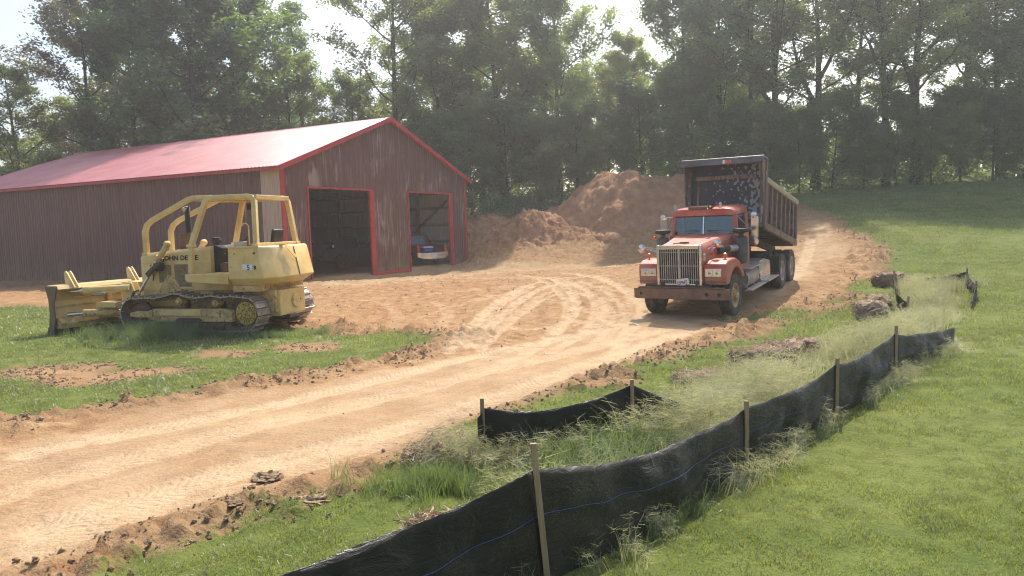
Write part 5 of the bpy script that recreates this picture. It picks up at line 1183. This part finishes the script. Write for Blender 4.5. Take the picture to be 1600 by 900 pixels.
def leafmat(name, dark, lite, trans, tmix=.45, inst=True, nscale=.35, rough=.45, extra=None, leafy=False):
    M = NT(name); M.t.nodes.remove(M.b)
    oi = M.n('ShaderNodeObjectInfo').outputs['Random']
    nz = M.noise(nscale, 4, .6, M.pos()); nf = M.noise(nscale * 14, 3, .6, M.pos())
    f = M.math('ADD', M.math('MULTIPLY', M.math('SUBTRACT', nz, .5), 2.2), M.math('ADD', M.math('MULTIPLY', oi, .55), M.math('MULTIPLY', M.math('SUBTRACT', nf, .5), 1.4)), clamp=True)
    c = M.mix(f, dark, lite)
    if extra: c = M.mix(M.math('MULTIPLY', M.ramp(nf, .60, .68), extra[1]), c, extra[0]); c = M.mix(M.math('MULTIPLY', M.ramp(M.noise(1.25, 5, .65, M.pos()), .54, .68), .55), c, tuple(q * .85 for q in extra[0][:3]) + (1,))
    if leafy: c = M.mix(M.math('MULTIPLY', oi, .5), c, M.mix(1.0, c, (1.75, 1.15, .55, 1), 'MULTIPLY'))
    d = M.n('ShaderNodeBsdfDiffuse'); M.put(d.inputs[0], c)
    t = M.n('ShaderNodeBsdfTranslucent'); M.put(t.inputs[0], M.mix(f, trans, tuple(min(1, q * 1.5) for q in trans[:3]) + (1,)))
    g = M.n('ShaderNodeBsdfGlossy'); g.inputs['Roughness'].default_value = rough; g.inputs['Color'].default_value = (.8, .85, .9, 1)
    m = M.n('ShaderNodeMixShader'); m.inputs[0].default_value = tmix; M.put(m.inputs[1], d.outputs[0]); M.put(m.inputs[2], t.outputs[0])
    m2 = M.n('ShaderNodeMixShader'); m2.inputs[0].default_value = .13; M.put(m2.inputs[1], m.outputs[0]); M.put(m2.inputs[2], g.outputs[0])
    M.put(M.out.inputs[0], m2.outputs[0]); return M.m
BLADE = leafmat('lawn_blades', (.10, .132, .026, 1), (.235, .262, .062, 1), (.32, .36, .06, 1), .46, nscale=.5, extra=((.34, .29, .13, 1), .55))
WEED = leafmat('green_weed_blades', (.085, .13, .030, 1), (.17, .225, .06, 1), (.24, .32, .07, 1), .45, nscale=1.0)
SEED = leafmat('pale_seed_stalks', (.31, .31, .14, 1), (.60, .55, .34, 1), (.50, .48, .24, 1), .48, nscale=.8)

def blades(n, rad, h0, h1, w, lean, seed, seg=2, seedhead=0):
    r = np.random.default_rng(seed); V = []; F = []
    for i in range(n):
        a = r.uniform(0, 2 * PI); q = rad * math.sqrt(r.random()); x, y = q * math.cos(a), q * math.sin(a); h = r.uniform(h0, h1); b = r.uniform(0, 2 * PI); ln = lean * r.uniform(.2, 1) * h
        dx, dy = math.cos(b), math.sin(b); c = r.uniform(0, 2 * PI); wx, wy = math.cos(c) * w / 2, math.sin(c) * w / 2; o = len(V)
        for k in range(seg + 1):
            t = k / seg; px = x + dx * ln * t * t; py = y + dy * ln * t * t; pz = h * t * (1 - .25 * lean * t * t); ww = 1 - t * .85
            V += [(px - wx * ww, py - wy * ww, pz), (px + wx * ww, py + wy * ww, pz)]
        F += [(o + 2 * k, o + 2 * k + 1, o + 2 * k + 3, o + 2 * k + 2) for k in range(seg)]
        for s in range(seedhead):
            t = r.uniform(.72, 1.0); px = x + dx * ln * t * t; py = y + dy * ln * t * t; pz = h * t * (1 - .25 * lean * t * t)
            e = r.uniform(0, 2 * PI); L = r.uniform(.05, .11); ex, ey, ez = math.cos(e) * L, math.sin(e) * L, r.uniform(-.02, .06); o = len(V)
            V += [(px, py, pz), (px + .002, py, pz + .003), (px + ex + .0015, py + ey, pz + ez + .002), (px + ex, py + ey, pz + ez)]; F.append((o, o + 1, o + 2, o + 3))
    return np.array(V), np.array(F)
def bm_(name, mat, *a, **k): V, F = blades(*a, **k); return proto(name, mesh_np(name, V, F, mat))
lawn_p = [bm_('grass_patch', BLADE, 46, .13, .020, .055, .006, .9, s) for s in (1, 2)] + [bm_('grass_patch', BLADE, 34, .13, .025, .085, .007, 1.0, 3)]
lawn_far = [bm_('grass_patch', BLADE, 40, .30, .03, .09, .015, .9, s) for s in (4, 5)]
weed_p = [bm_('weed_tuft', WEED, 30, .12, .14, .46, .008, .6, 6, seg=3), bm_('weed_tuft', WEED, 22, .13, .08, .30, .009, 1.2, 7, seg=3)]
seed_p = [bm_('seed_tuft', SEED, 30, .16, .25, .60, .0058, .5, 8, seg=4, seedhead=5), bm_('seed_tuft', SEED, 28, .20, .22, .52, .0060, .7, 9, seg=4, seedhead=6)]

seed_p += [bm_('seed_tuft', SEED, 20, .20, .28, .60, .013, .5, 18, seg=3, seedhead=3), bm_('seed_tuft', SEED, 18, .24, .24, .52, .014, .6, 19, seg=3, seedhead=3)]
def cells(x0, x1, y0, y1, dens, seed):
    r = np.random.default_rng(seed); n = int((x1 - x0) * (y1 - y0) * dens); return r.uniform(x0, x1, n), r.uniform(y0, y1, n), r
def in_view(x, y, pad=.08, far=999):
    d = y; u = x / np.maximum(d, .1) / (1 / CAM_F); return (np.abs(u) < .5 + pad) & (y > .4) & (y < far)
ENC = np.array([(-.25, 7.1), (-.1, 5.2), (.25, 4.75), (2.2, 6.9), (3.8, 8.6), (5.6, 10.7), (7.8, 12.8), (10.4, 16.7), (12.9, 20.6), (11.2, 21.7), (9.6, 18.0), (8.9, 16.4), (6.5, 14.0), (4.9, 12.2), (3.0, 10.3), (1.4, 8.6)])
def rotz(n, r, tilt=.12): return np.stack([r.normal(0, tilt, n), r.normal(0, tilt, n), r.uniform(0, 2 * PI, n)], 1)
P, Rr, S, K = [], [], [], []
for (x0, x1, y0, y1, dens, kind, sc) in ((-9, 9.5, 1.6, 8.5, 140, 0, .82), (-13, 14, 8.5, 15, 62, 0, 1.25), (-20, 24, 15, 26, 20, 1, 1.0), (-26, 34, 26, 47, 6.5, 1, 1.5)):
    x, y, r = cells(x0, x1, y0, y1, dens, int(dens * 10)); m = in_view(x, y, .12); x, y = x[m], y[m]
    g = masks(x, y); enc = sdist(x, y, ENC); pr = np.clip(g * 2.2 + .25, 0, 1) * np.where(enc > .1, .35, 1) * (1 - barnpad(x, y)); m = r.random(len(x)) < pr; x, y, g = x[m], y[m], g[m]
    thin = fbm(x, y, 1.1, 3, 77); m = r.random(len(x)) < .80 + thin * .45; x, y, g = x[m], y[m], g[m]
    n = len(x); P.append(np.stack([x, y, gz(x, y) - .004], 1)); Rr.append(rotz(n, r)); S.append(r.uniform(.7, 1.25, n) * sc * (1 + .25 * fbm(x, y, .8, 3, 78)))
    K.append(r.integers(0, 3, n) if kind == 0 else r.integers(3, 5, n))
P, Rr, S, K = map(np.concatenate, (P, Rr, S, K)); print('lawn patches', len(P))
scatter('lawn_grass', P, Rr, S, K, lawn_p + lawn_far)
# weeds: green by the fences and under the dozer, pale seed heads inside the enclosure
def near_line(x, y, L): return pdist(x, y, L)[0]
FL = [np.array([(-2.4, 2.95), (.19, 4.6), (2.19, 6.79), (3.79, 8.46), (5.6, 10.56), (7.82, 12.75)]), np.array([(-.36, 7.0), (1.28, 7.85), (2.25, 8.1)])]
x, y, r = cells(-1.5, 14, 4.4, 23, 130, 5); enc = sdist(x, y, ENC) + fbm(x, y, .9, 3, 81) * .35
pr = smooth(-.15, .7, enc) * (.75 + .5 * fbm(x, y, .7, 3, 82)); m = r.random(len(x)) < pr * np.where(y > 12, .9, 1.0) * .85; x, y = x[m], y[m]
f_g = smooth(.15, -.35, fbm(x, y, .45, 3, 83) + (x - .5) * .10 + (y - 8) * .03) ; grn = r.random(len(x)) < .30 + .6 * f_g * (y < 11)
hs_ = .75 + .75 * smooth(0, 1.4, sdist(x, y, ENC)) + fbm(x, y, .6, 3, 84) * .25
P = [np.stack([x, y, gz(x, y) - .02], 1)]; K = [np.where(grn, r.integers(0, 2, len(x)), r.integers(2, 4, len(x)) + 2 * (y > 9.5))]; S = [np.clip(hs_ * r.uniform(.7, 1.15, len(x)), .3, 1.9) * np.where(y > 14, .9, 1)]; Rr = [rotz(len(x), r, .16)]
for (cx, cy, rad, nn, sc, kk) in ((-8.5, 17.0, .95, 420, 1.15, 0), (-7.4, 17.1, .6, 90, .7, 0), (-5.6, 16.8, .55, 90, .55, 0), (-4.6, 17.3, .45, 50, .5, 0), (-.75, 6.5, .55, 150, .75, 0), (-.5, 7.0, .4, 70, .8, 2), (-10.6, 18.2, 1.2, 60, .4, 0)):
    a = r.uniform(0, 2 * PI, nn); q = rad * np.abs(r.normal(0, .6, nn)); x = cx + q * np.cos(a) * 1.4; y = cy + q * np.sin(a) * .7
    P.append(np.stack([x, y, gz(x, y) - .02], 1)); K.append(np.where(r.random(nn) < .85, 0, 1) + kk); S.append(r.uniform(.6, 1.15, nn) * sc); Rr.append(rotz(nn, r, .2))
for L, side, dn in ((FL[0], 1, 26), (FL[0], -1, 14), (FL[1], -1, 12), (FL[1], 1, 10)):
    for (ax, ay), (bx, by) in zip(L[:-1], L[1:]):
        l = math.hypot(bx - ax, by - ay); nn = int(l * dn); t = r.random(nn); off = side * -(.06 + np.abs(r.normal(0, .10, nn))); clump = fbm(ax + t * l, ay + t * l, 1.5, 2, 88) > -.12
        x = ax + (bx - ax) * t + off * -(by - ay) / l * -1 * -1; y = ay + (by - ay) * t + off * (bx - ax) / l
        x, y = x[clump], y[clump]; nn = len(x); P.append(np.stack([x, y, gz(x, y) - .02], 1)); K.append(np.where(r.random(nn) < .7, r.integers(0, 2, nn), r.integers(2, 4, nn))); S.append(r.uniform(.3, .8, nn)); Rr.append(rotz(nn, r, .25))
x, y, r2 = cells(-9, 12, 3, 20, 5, 9); g = masks(x, y); m = (g > -.25) & (g < .5) & (r2.random(len(x)) < .35); x, y = x[m], y[m]; nn = len(x)
P.append(np.stack([x, y, gz(x, y) - .02], 1)); K.append(r.integers(0, 4, nn)); S.append(r.uniform(.18, .42, nn)); Rr.append(rotz(nn, r, .3))
P, Rr, S, K = map(np.concatenate, (P, Rr, S, K)); print('weeds', len(P))
scatter('tall_grass', P, Rr, S, K, weed_p + seed_p)

# ------------------------------------------------------------------ clods
CLODM = GROUND_M
M = NT('loose_clod'); c = M.mix(M.ramp(M.noise(6, 5, .6, M.pos()), .35, .65), (.31, .205, .12, 1), (.48, .345, .215, 1)); c = M.mix(M.n('ShaderNodeObjectInfo').outputs['Random'], c, (.52, .39, .25, 1)); 
M.set(Base_Color=c, Roughness=.95, Specular_IOR_Level=.1, Normal=M.bump(M.noise(30, 5, .6), .8, .02)); CLODM = M.m
import bmesh
def clod(seed):
    bm = bmesh.new(); bmesh.ops.create_icosphere(bm, subdivisions=2, radius=1)
    for v in bm.verts:
        c = v.co.normalized(); k = .75 + float(fbm(c.x * 1.3 + seed, c.y * 1.3 + c.z * 2, 1.4, 3, seed)) * .50 + float(fbm(c.z * 2, c.x * 2 - seed, 1.8, 2, seed + 4)) * .35
        v.co = Vector((c.x * k * 1.15, c.y * k, c.z * k * .8))
    me = bpy.data.meshes.new('clod'); bm.to_mesh(me); bm.free(); me.materials.append(CLODM); return proto('clod', me)
clods = [clod(s) for s in (1, 2, 3, 4)]
x, y, r = cells(-14, 16, 3.4, 46, 130, 21); m = in_view(x, y, .05); x, y = x[m], y[m]; g = masks(x, y); rd, pale, clay, tr_a, _, _ = bands(x, y)
off = smooth(.3, -.6, rd); rim = smooth(-1.6, -.5, g) * smooth(.45, -.1, g)
pr = (g < .3) * (.006 + off * (.16 + .75 * rim) * (1.0 + 1.3 * fbm(x, y, 1.2, 3, 91))) * (1 - tr_a) * (1 - barnpad(x, y)) * np.where(y > 14, .3, 1)
m = r.random(len(x)) < pr; x, y, rim = x[m], y[m], rim[m]; n = len(x); print('clods', n)
s = np.exp(r.normal(-4.45, .62, n)) * (1 + .9 * rim); s = np.clip(s * np.where(y < 9, .7, 1.0), .005, .032)
scatter('soil_clods', np.stack([x, y, gz(x, y) + s * .15], 1), r.uniform(-.5, .5, (n, 3)) + np.stack([np.zeros(n), np.zeros(n), r.uniform(0, 6, n)], 1), s, r.integers(0, 4, n), clods)
def rough_clod(seed):
    bm = bmesh.new(); bmesh.ops.create_icosphere(bm, subdivisions=4, radius=1)
    for v in bm.verts:
        c = v.co.normalized(); k = .7 + float(fbm(c.x * 1.5 + seed, c.y * 1.5 + c.z * 2, 1.6, 5, seed, .6)) * .30 + float(fbm(c.z * 2.3 + c.y, c.x * 2 - seed, 3.0, 4, seed + 4, .6)) * .13
        v.co = Vector((c.x * k * 1.25, c.y * k, max(c.z * k * .6, -.2)))
    me = bpy.data.meshes.new('clod'); bm.to_mesh(me); bm.free(); me.materials.append(CLODM); return me
for (u, v, s_, lb) in ((418, 752, .13, 'largest brown clod of earth on the near edge of the drive'), (362, 797, .09, 'brown earth clod lower down the near drive edge, by the big clod'), (490, 792, .12, 'crumbly turf clod lying in the grass below the near drive edge')):
    X_, Y_ = gp(u, v); o = bpy.data.objects.new('earth_clod', rough_clod(int(u) % 7)); COL.objects.link(o); o.location = (X_, Y_, gz1(X_, Y_) + s_ * .1); o.scale = (s_ * 1.2, s_, s_ * .8); o.rotation_euler = (0, 0, u); tag(o, lb, 'clod', 'larger clods along the drive')

# ------------------------------------------------------------------ trees
def bark(name, a, b):
    M = NT(name); c = M.mix(M.ramp(M.noise(1, 6, .7, M.scaled(M.coord(), (5, 5, 1.2))), .35, .68), a, b); M.set(Base_Color=c, Roughness=.9, Normal=M.bump(M.noise(1, 5, .6, M.scaled(M.coord(), (9, 9, 2))), .6, .05), Specular_IOR_Level=.1); return M.m
BARK = bark('grey_brown_bark', (.055, .042, .034, 1), (.13, .105, .085, 1)); BARKD = bark('dark_bark', (.035, .028, .023, 1), (.085, .068, .055, 1))
LEAF = {'dark': leafmat('dark_leaves', (.028, .062, .022, 1), (.10, .165, .058, 1), (.22, .34, .05, 1), .46, nscale=.42, leafy=True),
        'mid': leafmat('green_leaves', (.040, .076, .026, 1), (.14, .20, .065, 1), (.32, .42, .06, 1), .48, nscale=.42, leafy=True),
        'olive': leafmat('olive_leaves', (.060, .090, .028, 1), (.19, .23, .075, 1), (.40, .46, .08, 1), .50, nscale=.42, leafy=True),
        'brown': leafmat('turning_leaves', (.085, .075, .035, 1), (.20, .17, .08, 1), (.28, .24, .08, 1), .40, nscale=.42, leafy=True)}
def leaves_np(C, rad, n, size, r, flat=.75):
    """n leaves spread round each centre C"""
    k = len(C); c = np.repeat(C, n, 0); rd = np.repeat(rad, n)[:, None]
    d = r.normal(size=(k * n, 3)); d /= np.linalg.norm(d, axis=1)[:, None]; p = c + d * rd * (r.random((k * n, 1)) ** .55) * np.array([1, 1, flat])
    a = r.normal(size=(k * n, 3)); a[:, 2] *= .55; a /= np.linalg.norm(a, axis=1)[:, None]; b = np.cross(a, r.normal(size=(k * n, 3)) + np.array([0, 0, 1.2])); b /= np.linalg.norm(b, axis=1)[:, None] + 1e-9
    s = size * r.uniform(.6, 1.35, (k * n, 1)); V = np.stack([p - a * s, p + b * s * .5, p + a * s, p - b * s * .5], 1).reshape(-1, 3)
    return V, np.arange(k * n * 4).reshape(-1, 4)
def make_tree(seed, H, base, rx, nl, per, size, crad=(.55, 1.0), up=.55, thick=.014, fork=False, narrow=1.0, barkm=None, leaf='mid', keep=1.0):
    rr = random.Random(seed); r = np.random.default_rng(seed); mb = MB(); tips = []; rads = []
    bend = [(rr.uniform(-.05, .05) * H, rr.uniform(-.05, .05) * H) for _ in range(3)]
    def trunk_at(t): return Vector((bend[0][0] * t + bend[1][0] * math.sin(t * 4) * .35, bend[0][1] * t + bend[1][1] * math.sin(t * 3.4) * .35, H * t * .95))
    r0 = H * thick; n = 12; pts = [trunk_at(i / n) for i in range(n + 1)]; pts[0].z = -.6
    mb.tube(pts, [r0 * (1.35 if i == 0 else 1) * (1 - .88 * (i / n) ** 1.1) for i in range(n + 1)], 8)
    def limb(p, d, L, rad, lvl):
        q = [p]; dd = d.copy(); m = 5
        for i in range(m):
            dd = (dd + Vector((rr.uniform(-.22, .22), rr.uniform(-.22, .22), rr.uniform(-.05, .22) if lvl == 0 else rr.uniform(-.2, .15)))).normalized(); q.append(q[-1] + dd * (L / m))
        mb.tube(q, [rad * (1 - .8 * i / m) for i in range(m + 1)], 6 if lvl == 0 else 4, caps=False)
        for i in range(2 if lvl == 0 else 1, m + 1):
            if lvl == 0:
                for _ in range(2 if i < m else 1):
                    a = rr.uniform(0, 2 * PI); e = Vector((math.cos(a), math.sin(a), rr.uniform(-.1, .7))).normalized(); limb(q[i], (dd * .6 + e).normalized(), L * rr.uniform(.28, .5), rad * .35, 1)
            elif rr.random() < keep:
                tips.append(q[i] + Vector((rr.uniform(-.3, .3), rr.uniform(-.3, .3), rr.uniform(-.2, .3)))); rads.append(rr.uniform(*crad))
    for i in range(nl):
        t = base + (1 - base) * ((i + .5) / nl) ** .9; a = i * 2.4 + rr.uniform(-.5, .5); prof = math.sin(PI * min(1, (t - base) / (1 - base) * .80 + .20)) ** .7
        L = rx * (.35 + .75 * prof) * rr.uniform(.7, 1.15); e = Vector((math.cos(a) * narrow, math.sin(a) * narrow, up * rr.uniform(.5, 1.5))).normalized()
        limb(trunk_at(t * .97), e, L, r0 * .36 * (1 - t * .5), 0)
    if fork:
        a = rr.uniform(0, 6); limb(trunk_at(.33), Vector((math.cos(a) * .5, math.sin(a) * .5, 1)).normalized(), H * .42, r0 * .62, 0); limb(trunk_at(.45), Vector((math.cos(a + 3) * .7, math.sin(a + 3) * .7, 1)).normalized(), H * .34, r0 * .5, 0)
    for i in range(4): tips.append(trunk_at(1.0 - i * .03) + Vector((rr.uniform(-.5, .5), rr.uniform(-.5, .5), 0))); rads.append(crad[1] * .8)
    C = np.array([tuple(t) for t in tips]); V, F = leaves_np(C, np.array(rads), per, size, r)
    tm = mb.mesh('trunk', barkm or BARK, 60); cm = mesh_np('crown', V, F, LEAF[leaf]); return tm, cm, len(F)
T = {}
for k, a in {'dense': dict(seed=3, H=22, base=.22, rx=5.6, nl=20, per=62, size=.15, leaf='dark', crad=(.7, 1.25)), 'broad': dict(seed=8, H=20, base=.18, rx=5.2, nl=18, per=62, size=.145, leaf='mid', crad=(.65, 1.15)),
             'olive': dict(seed=13, H=22, base=.15, rx=5.4, nl=20, per=60, size=.14, leaf='olive', crad=(.6, 1.1)), 'airy': dict(seed=21, H=20, base=.30, rx=4.6, nl=15, per=48, size=.12, leaf='olive', crad=(.45, .85), keep=.8),
             'airy_brown': dict(seed=27, H=20, base=.28, rx=4.8, nl=15, per=46, size=.115, leaf='brown', crad=(.45, .9), keep=.8), 'spire': dict(seed=31, H=20, base=.2, rx=2.4, nl=18, per=36, size=.10, leaf='dark', up=1.0, crad=(.4, .7), keep=.7),
             'tall': dict(seed=37, H=24, base=.30, rx=5.2, nl=15, per=42, size=.13, leaf='mid', fork=True, thick=.0135, barkm=BARKD, crad=(.55, 1.0), keep=.85), 'tall_b': dict(seed=44, H=24, base=.28, rx=5.0, nl=16, per=40, size=.13, leaf='olive', fork=True, thick=.014, barkm=BARKD, crad=(.55, 1.0), keep=.8),
             'young': dict(seed=52, H=8, base=.08, rx=2.9, nl=14, per=48, size=.11, leaf='mid', crad=(.4, .75)), 'young_d': dict(seed=58, H=9, base=.06, rx=3.1, nl=15, per=50, size=.11, leaf='dark', crad=(.45, .8))}.items():
    T[k] = make_tree(**a); print(k, T[k][2])
def tree(kind, px, d, H, label, group=None, sx=1.0, cat='tree', leaf=None, z=None):
    x = (px - 800) / 1139.1 * d; h0 = {'dense': 22, 'broad': 20, 'olive': 22, 'airy': 20, 'airy_brown': 20, 'spire': 20, 'tall': 24, 'tall_b': 24, 'young': 8, 'young_d': 9}[kind]; s = H / h0
    e = empty('leafy_tree', (x, d, gz1(x, d) - .05), label, cat, group, rz=rnd.uniform(0, 6.28)); e.scale = (s * sx, s * sx, s)
    tm, cm, _ = T[kind]; t = obj('trunk', tm, e); c = obj('crown', cm, e)
    if leaf: c.material_slots[0].link = 'OBJECT'; c.material_slots[0].material = LEAF[leaf]
    return e
for a in (('young', -70, 50, 9.5, 'low yellow-green tree at the left edge of the picture', None, 1.3, 'tree', 'olive'), ('airy', 50, 56, 15.5, 'feathery light green tree against the white sky at upper left', None, 1.1),
          ('airy_brown', 165, 58, 21, 'thin tall tree with brownish leaves left of the big dark tree'), ('dense', 318, 54, 22, 'largest dark dense tree rising behind the middle of the red roof', None, 1.3), ('broad', 242, 57, 21, 'dark tree crowding the left side of the largest dark tree', None, 1.0, 'tree', 'dark'),
          ('broad', 398, 58, 20, 'dark leafy tree joined to the right side of the largest dark tree', None, .8, 'tree', 'dark'), ('broad', 455, 61, 15.5, 'rounded mid green tree below the spire-shaped tree', None, .9),
          ('spire', 497, 64, 20.5, 'narrow spire-shaped tree standing alone against the sky'), ('broad', 556, 65, 13.5, 'lower green tree under the bright sky gap above the barn peak', None, .9),
          ('airy', 628, 60, 22, 'loose tall tree right of the sky gap above the barn peak'), ('broad', 700, 62, 19.5, 'tall green tree directly behind the barn right corner', None, .9), ('olive', 790, 61, 20.5, 'broad olive tree in the middle of the wood above the low soil pile', None, 1.3),
          ('dense', 880, 61, 20, 'full green tree on the left side of the central sky gap', None, .9, 'tree', 'mid'), ('olive', 985, 62, 14.0, 'shorter sunlit tree under the central sky gap behind the tall pile', None, .9),
          ('broad', 1085, 57, 17.5, 'tall green tree on the right side of the central sky gap', None, .85), ('dense', 1132, 55, 18, 'dark tree straight above the raised dump bed', None, .95), ('airy', 1175, 53, 17, 'thin leafy tree between the dump bed and the first bare trunk', None, 1.1), ('tall', 1210, 50, 18, 'tall dark-trunked tree right of the dump bed', None, 1.2),
          ('tall_b', 1274, 49, 17, 'forked tall tree with a long bare dark trunk', None, 1.25), ('airy', 1335, 53, 16, 'thin pale tree between two long bare trunks', None, 1.1), ('tall', 1384, 48, 16.5, 'tall slender trunk tree left of the thickest trunk', None, 1.15),
          ('tall_b', 1432, 47.5, 17.5, 'thickest bare trunk tree with spreading side limbs, right part of the wood', None, 1.45), ('airy', 1500, 51, 16.5, 'open leafy tree right of the thickest trunk', None, 1.3), ('olive', 1562, 48.5, 16, 'bushy light green tree near the right edge', None, 1.1),
          ('broad', 1640, 48, 17, 'dark leafy tree cut by the right edge of the picture', None, 1.15)):
    tree(*a)
for px, d, H, k in ((-190, 54, 19, 'broad'), (1740, 50, 17, 'broad'), (1850, 52, 17, 'dense')): tree(k, px, d, H, 'tall leafy tree at the end of the wood, mostly beyond the picture', 'trees at the ends of the wood')
for i, (px, d, H, k) in enumerate(((-60, 70, 10, 'broad'), (40, 72, 11, 'broad'), (130, 70, 14, 'olive'), (230, 72, 16, 'dense'), (350, 72, 16, 'broad'), (440, 74, 13, 'dense'), (530, 76, 11, 'broad'), (610, 75, 12, 'olive'), (680, 74, 17, 'broad'), (760, 76, 18, 'dense'), (850, 76, 17, 'olive'),
                                   (930, 74, 12, 'broad'), (1010, 74, 12, 'olive'), (1090, 70, 12, 'broad'), (1170, 66, 11, 'olive'), (1250, 64, 6.5, 'broad'), (1340, 63, 6, 'dense'), (1420, 62, 5.5, 'olive'), (1510, 64, 6, 'broad'), (1600, 62, 6.5, 'dense'), (1700, 62, 7, 'broad'), (948, 67, 12, 'broad'))):
    wh = 'behind the barn roof' if px < 560 else 'behind the soil piles' if px < 1050 else 'above the grass slope at right'
    tree(k, px, d, H, 'half hidden leafy tree deep in the wood ' + wh, 'trees deep in the wood ' + wh, 1.25)
for i, (px, d, H, k) in enumerate(((20, 52, 7, 'young'), (110, 51, 8, 'young_d'), (215, 52, 7.5, 'young_d'), (700, 57, 7, 'young'), (742, 56, 8, 'young_d'), (800, 57, 8.5, 'young'), (850, 57, 7, 'young_d'), (905, 57, 8, 'young_d'), (1010, 58, 9, 'young'), (1085, 55, 9, 'young_d'), (1150, 51, 6.5, 'young'),
                                   (1205, 49, 6, 'young_d'), (1250, 47, 5.2, 'young_d'), (1300, 47, 6.2, 'young'), (1350, 46.6, 5.0, 'young_d'), (1400, 46.8, 5.6, 'young_d'), (1455, 46.6, 4.8, 'young_d'), (1500, 47, 6.0, 'young'), (1550, 46.8, 5.4, 'young_d'), (1600, 47, 5.6, 'young_d'), (1660, 47, 6.5, 'young'))):
    wh = 'behind the barn roof' if px < 560 else 'behind the soil piles' if px < 1110 else 'at the top of the grass slope'
    tree(k, px, d, H, 'shaded young bushy tree at the wood edge ' + wh, 'young trees at the wood edge ' + wh, 1.0, 'young tree', ('dark', 'olive', 'mid', 'dark', 'mid')[i % 5])
# undergrowth along the wood's edge, and the far wood
def mass(name, line, depth, n, h, size, seed, leaf, crad=(.5, 1.1), per=30, gaps=.0):
    r = np.random.default_rng(seed); L = np.array(line, float); sl = np.concatenate([[0], np.cumsum(np.hypot(*np.diff(L, axis=0).T))]); s = r.uniform(0, sl[-1], n)
    x = np.interp(s, sl, L[:, 0]) + r.normal(0, .4, n); y = np.interp(s, sl, L[:, 1]) + r.random(n) ** 1.3 * depth
    hh = h[0] + (h[1] - h[0]) * (.5 + fbm(x * 1.0, y * .3, .16, 3, seed)) ; k = fbm(x, y, .2, 2, seed + 2) > -1 + gaps; x, y, hh = x[k], y[k], hh[k]
    z = gz(x, y) + r.random(len(x)) ** .9 * np.maximum(hh, .4); C = np.stack([x, y, z], 1); V, F = leaves_np(C, r.uniform(crad[0], crad[1], len(C)), per, size, r)
    return tag(obj(name, mesh_np(name, V, F, LEAF[leaf])), kind='stuff')
WE = [(-50, 50), (-38, 50), (-34, 51), (-20, 54), (-8, 54.5), (-3, 54), (3, 55), (9, 55.5), (14, 50), (17, 46.5), (20, 46), (27, 46.3), (34, 47), (48, 48)]
mass('undergrowth', WE, 3.5, 2600, (.5, 3.6), .105, 1, 'dark', per=34)
mass('undergrowth', WE, 8, 1100, (1.0, 4.2), .13, 2, 'mid', per=30)
mass('far_wood', [(-75, 84), (0, 88), (75, 84)], 12, 1700, (4, 11), .28, 3, 'mid', crad=(1.0, 2.2), per=34, gaps=.55)
mass('far_wood', [(-2, 70), (20, 67), (40, 66), (70, 66)], 6, 1100, (2.5, 5.5), .2, 7, 'mid', crad=(.8, 1.5), per=34)
mass('bank_weeds', [(-3.5, 50.2), (-.5, 50.5), (2, 51.2), (4.5, 52)], 2.2, 160, (.2, 1.1), .07, 5, 'dark', crad=(.25, .5), per=30)
# twigs and fallen branch
# ------------------------------------------------------------------ haze
hb = MB().box(-141, 141, -61, 171, min(float(zf.min()), 0) - 1, 42)  # added volume that lifts the blacks, standing in for veiling lens glare
M = NT('glare_haze_volume'); M.t.nodes.remove(M.b); v = M.n('ShaderNodeVolumePrincipled'); v.inputs['Color'].default_value = (.93, .96, 1.0, 1); v.inputs['Density'].default_value = .0013; v.inputs['Anisotropy'].default_value = .55
M.put(M.out.inputs['Volume'], v.outputs[0]); hz = hb.build('glare_haze', M.m, smooth=0); tag(hz, kind='stuff')
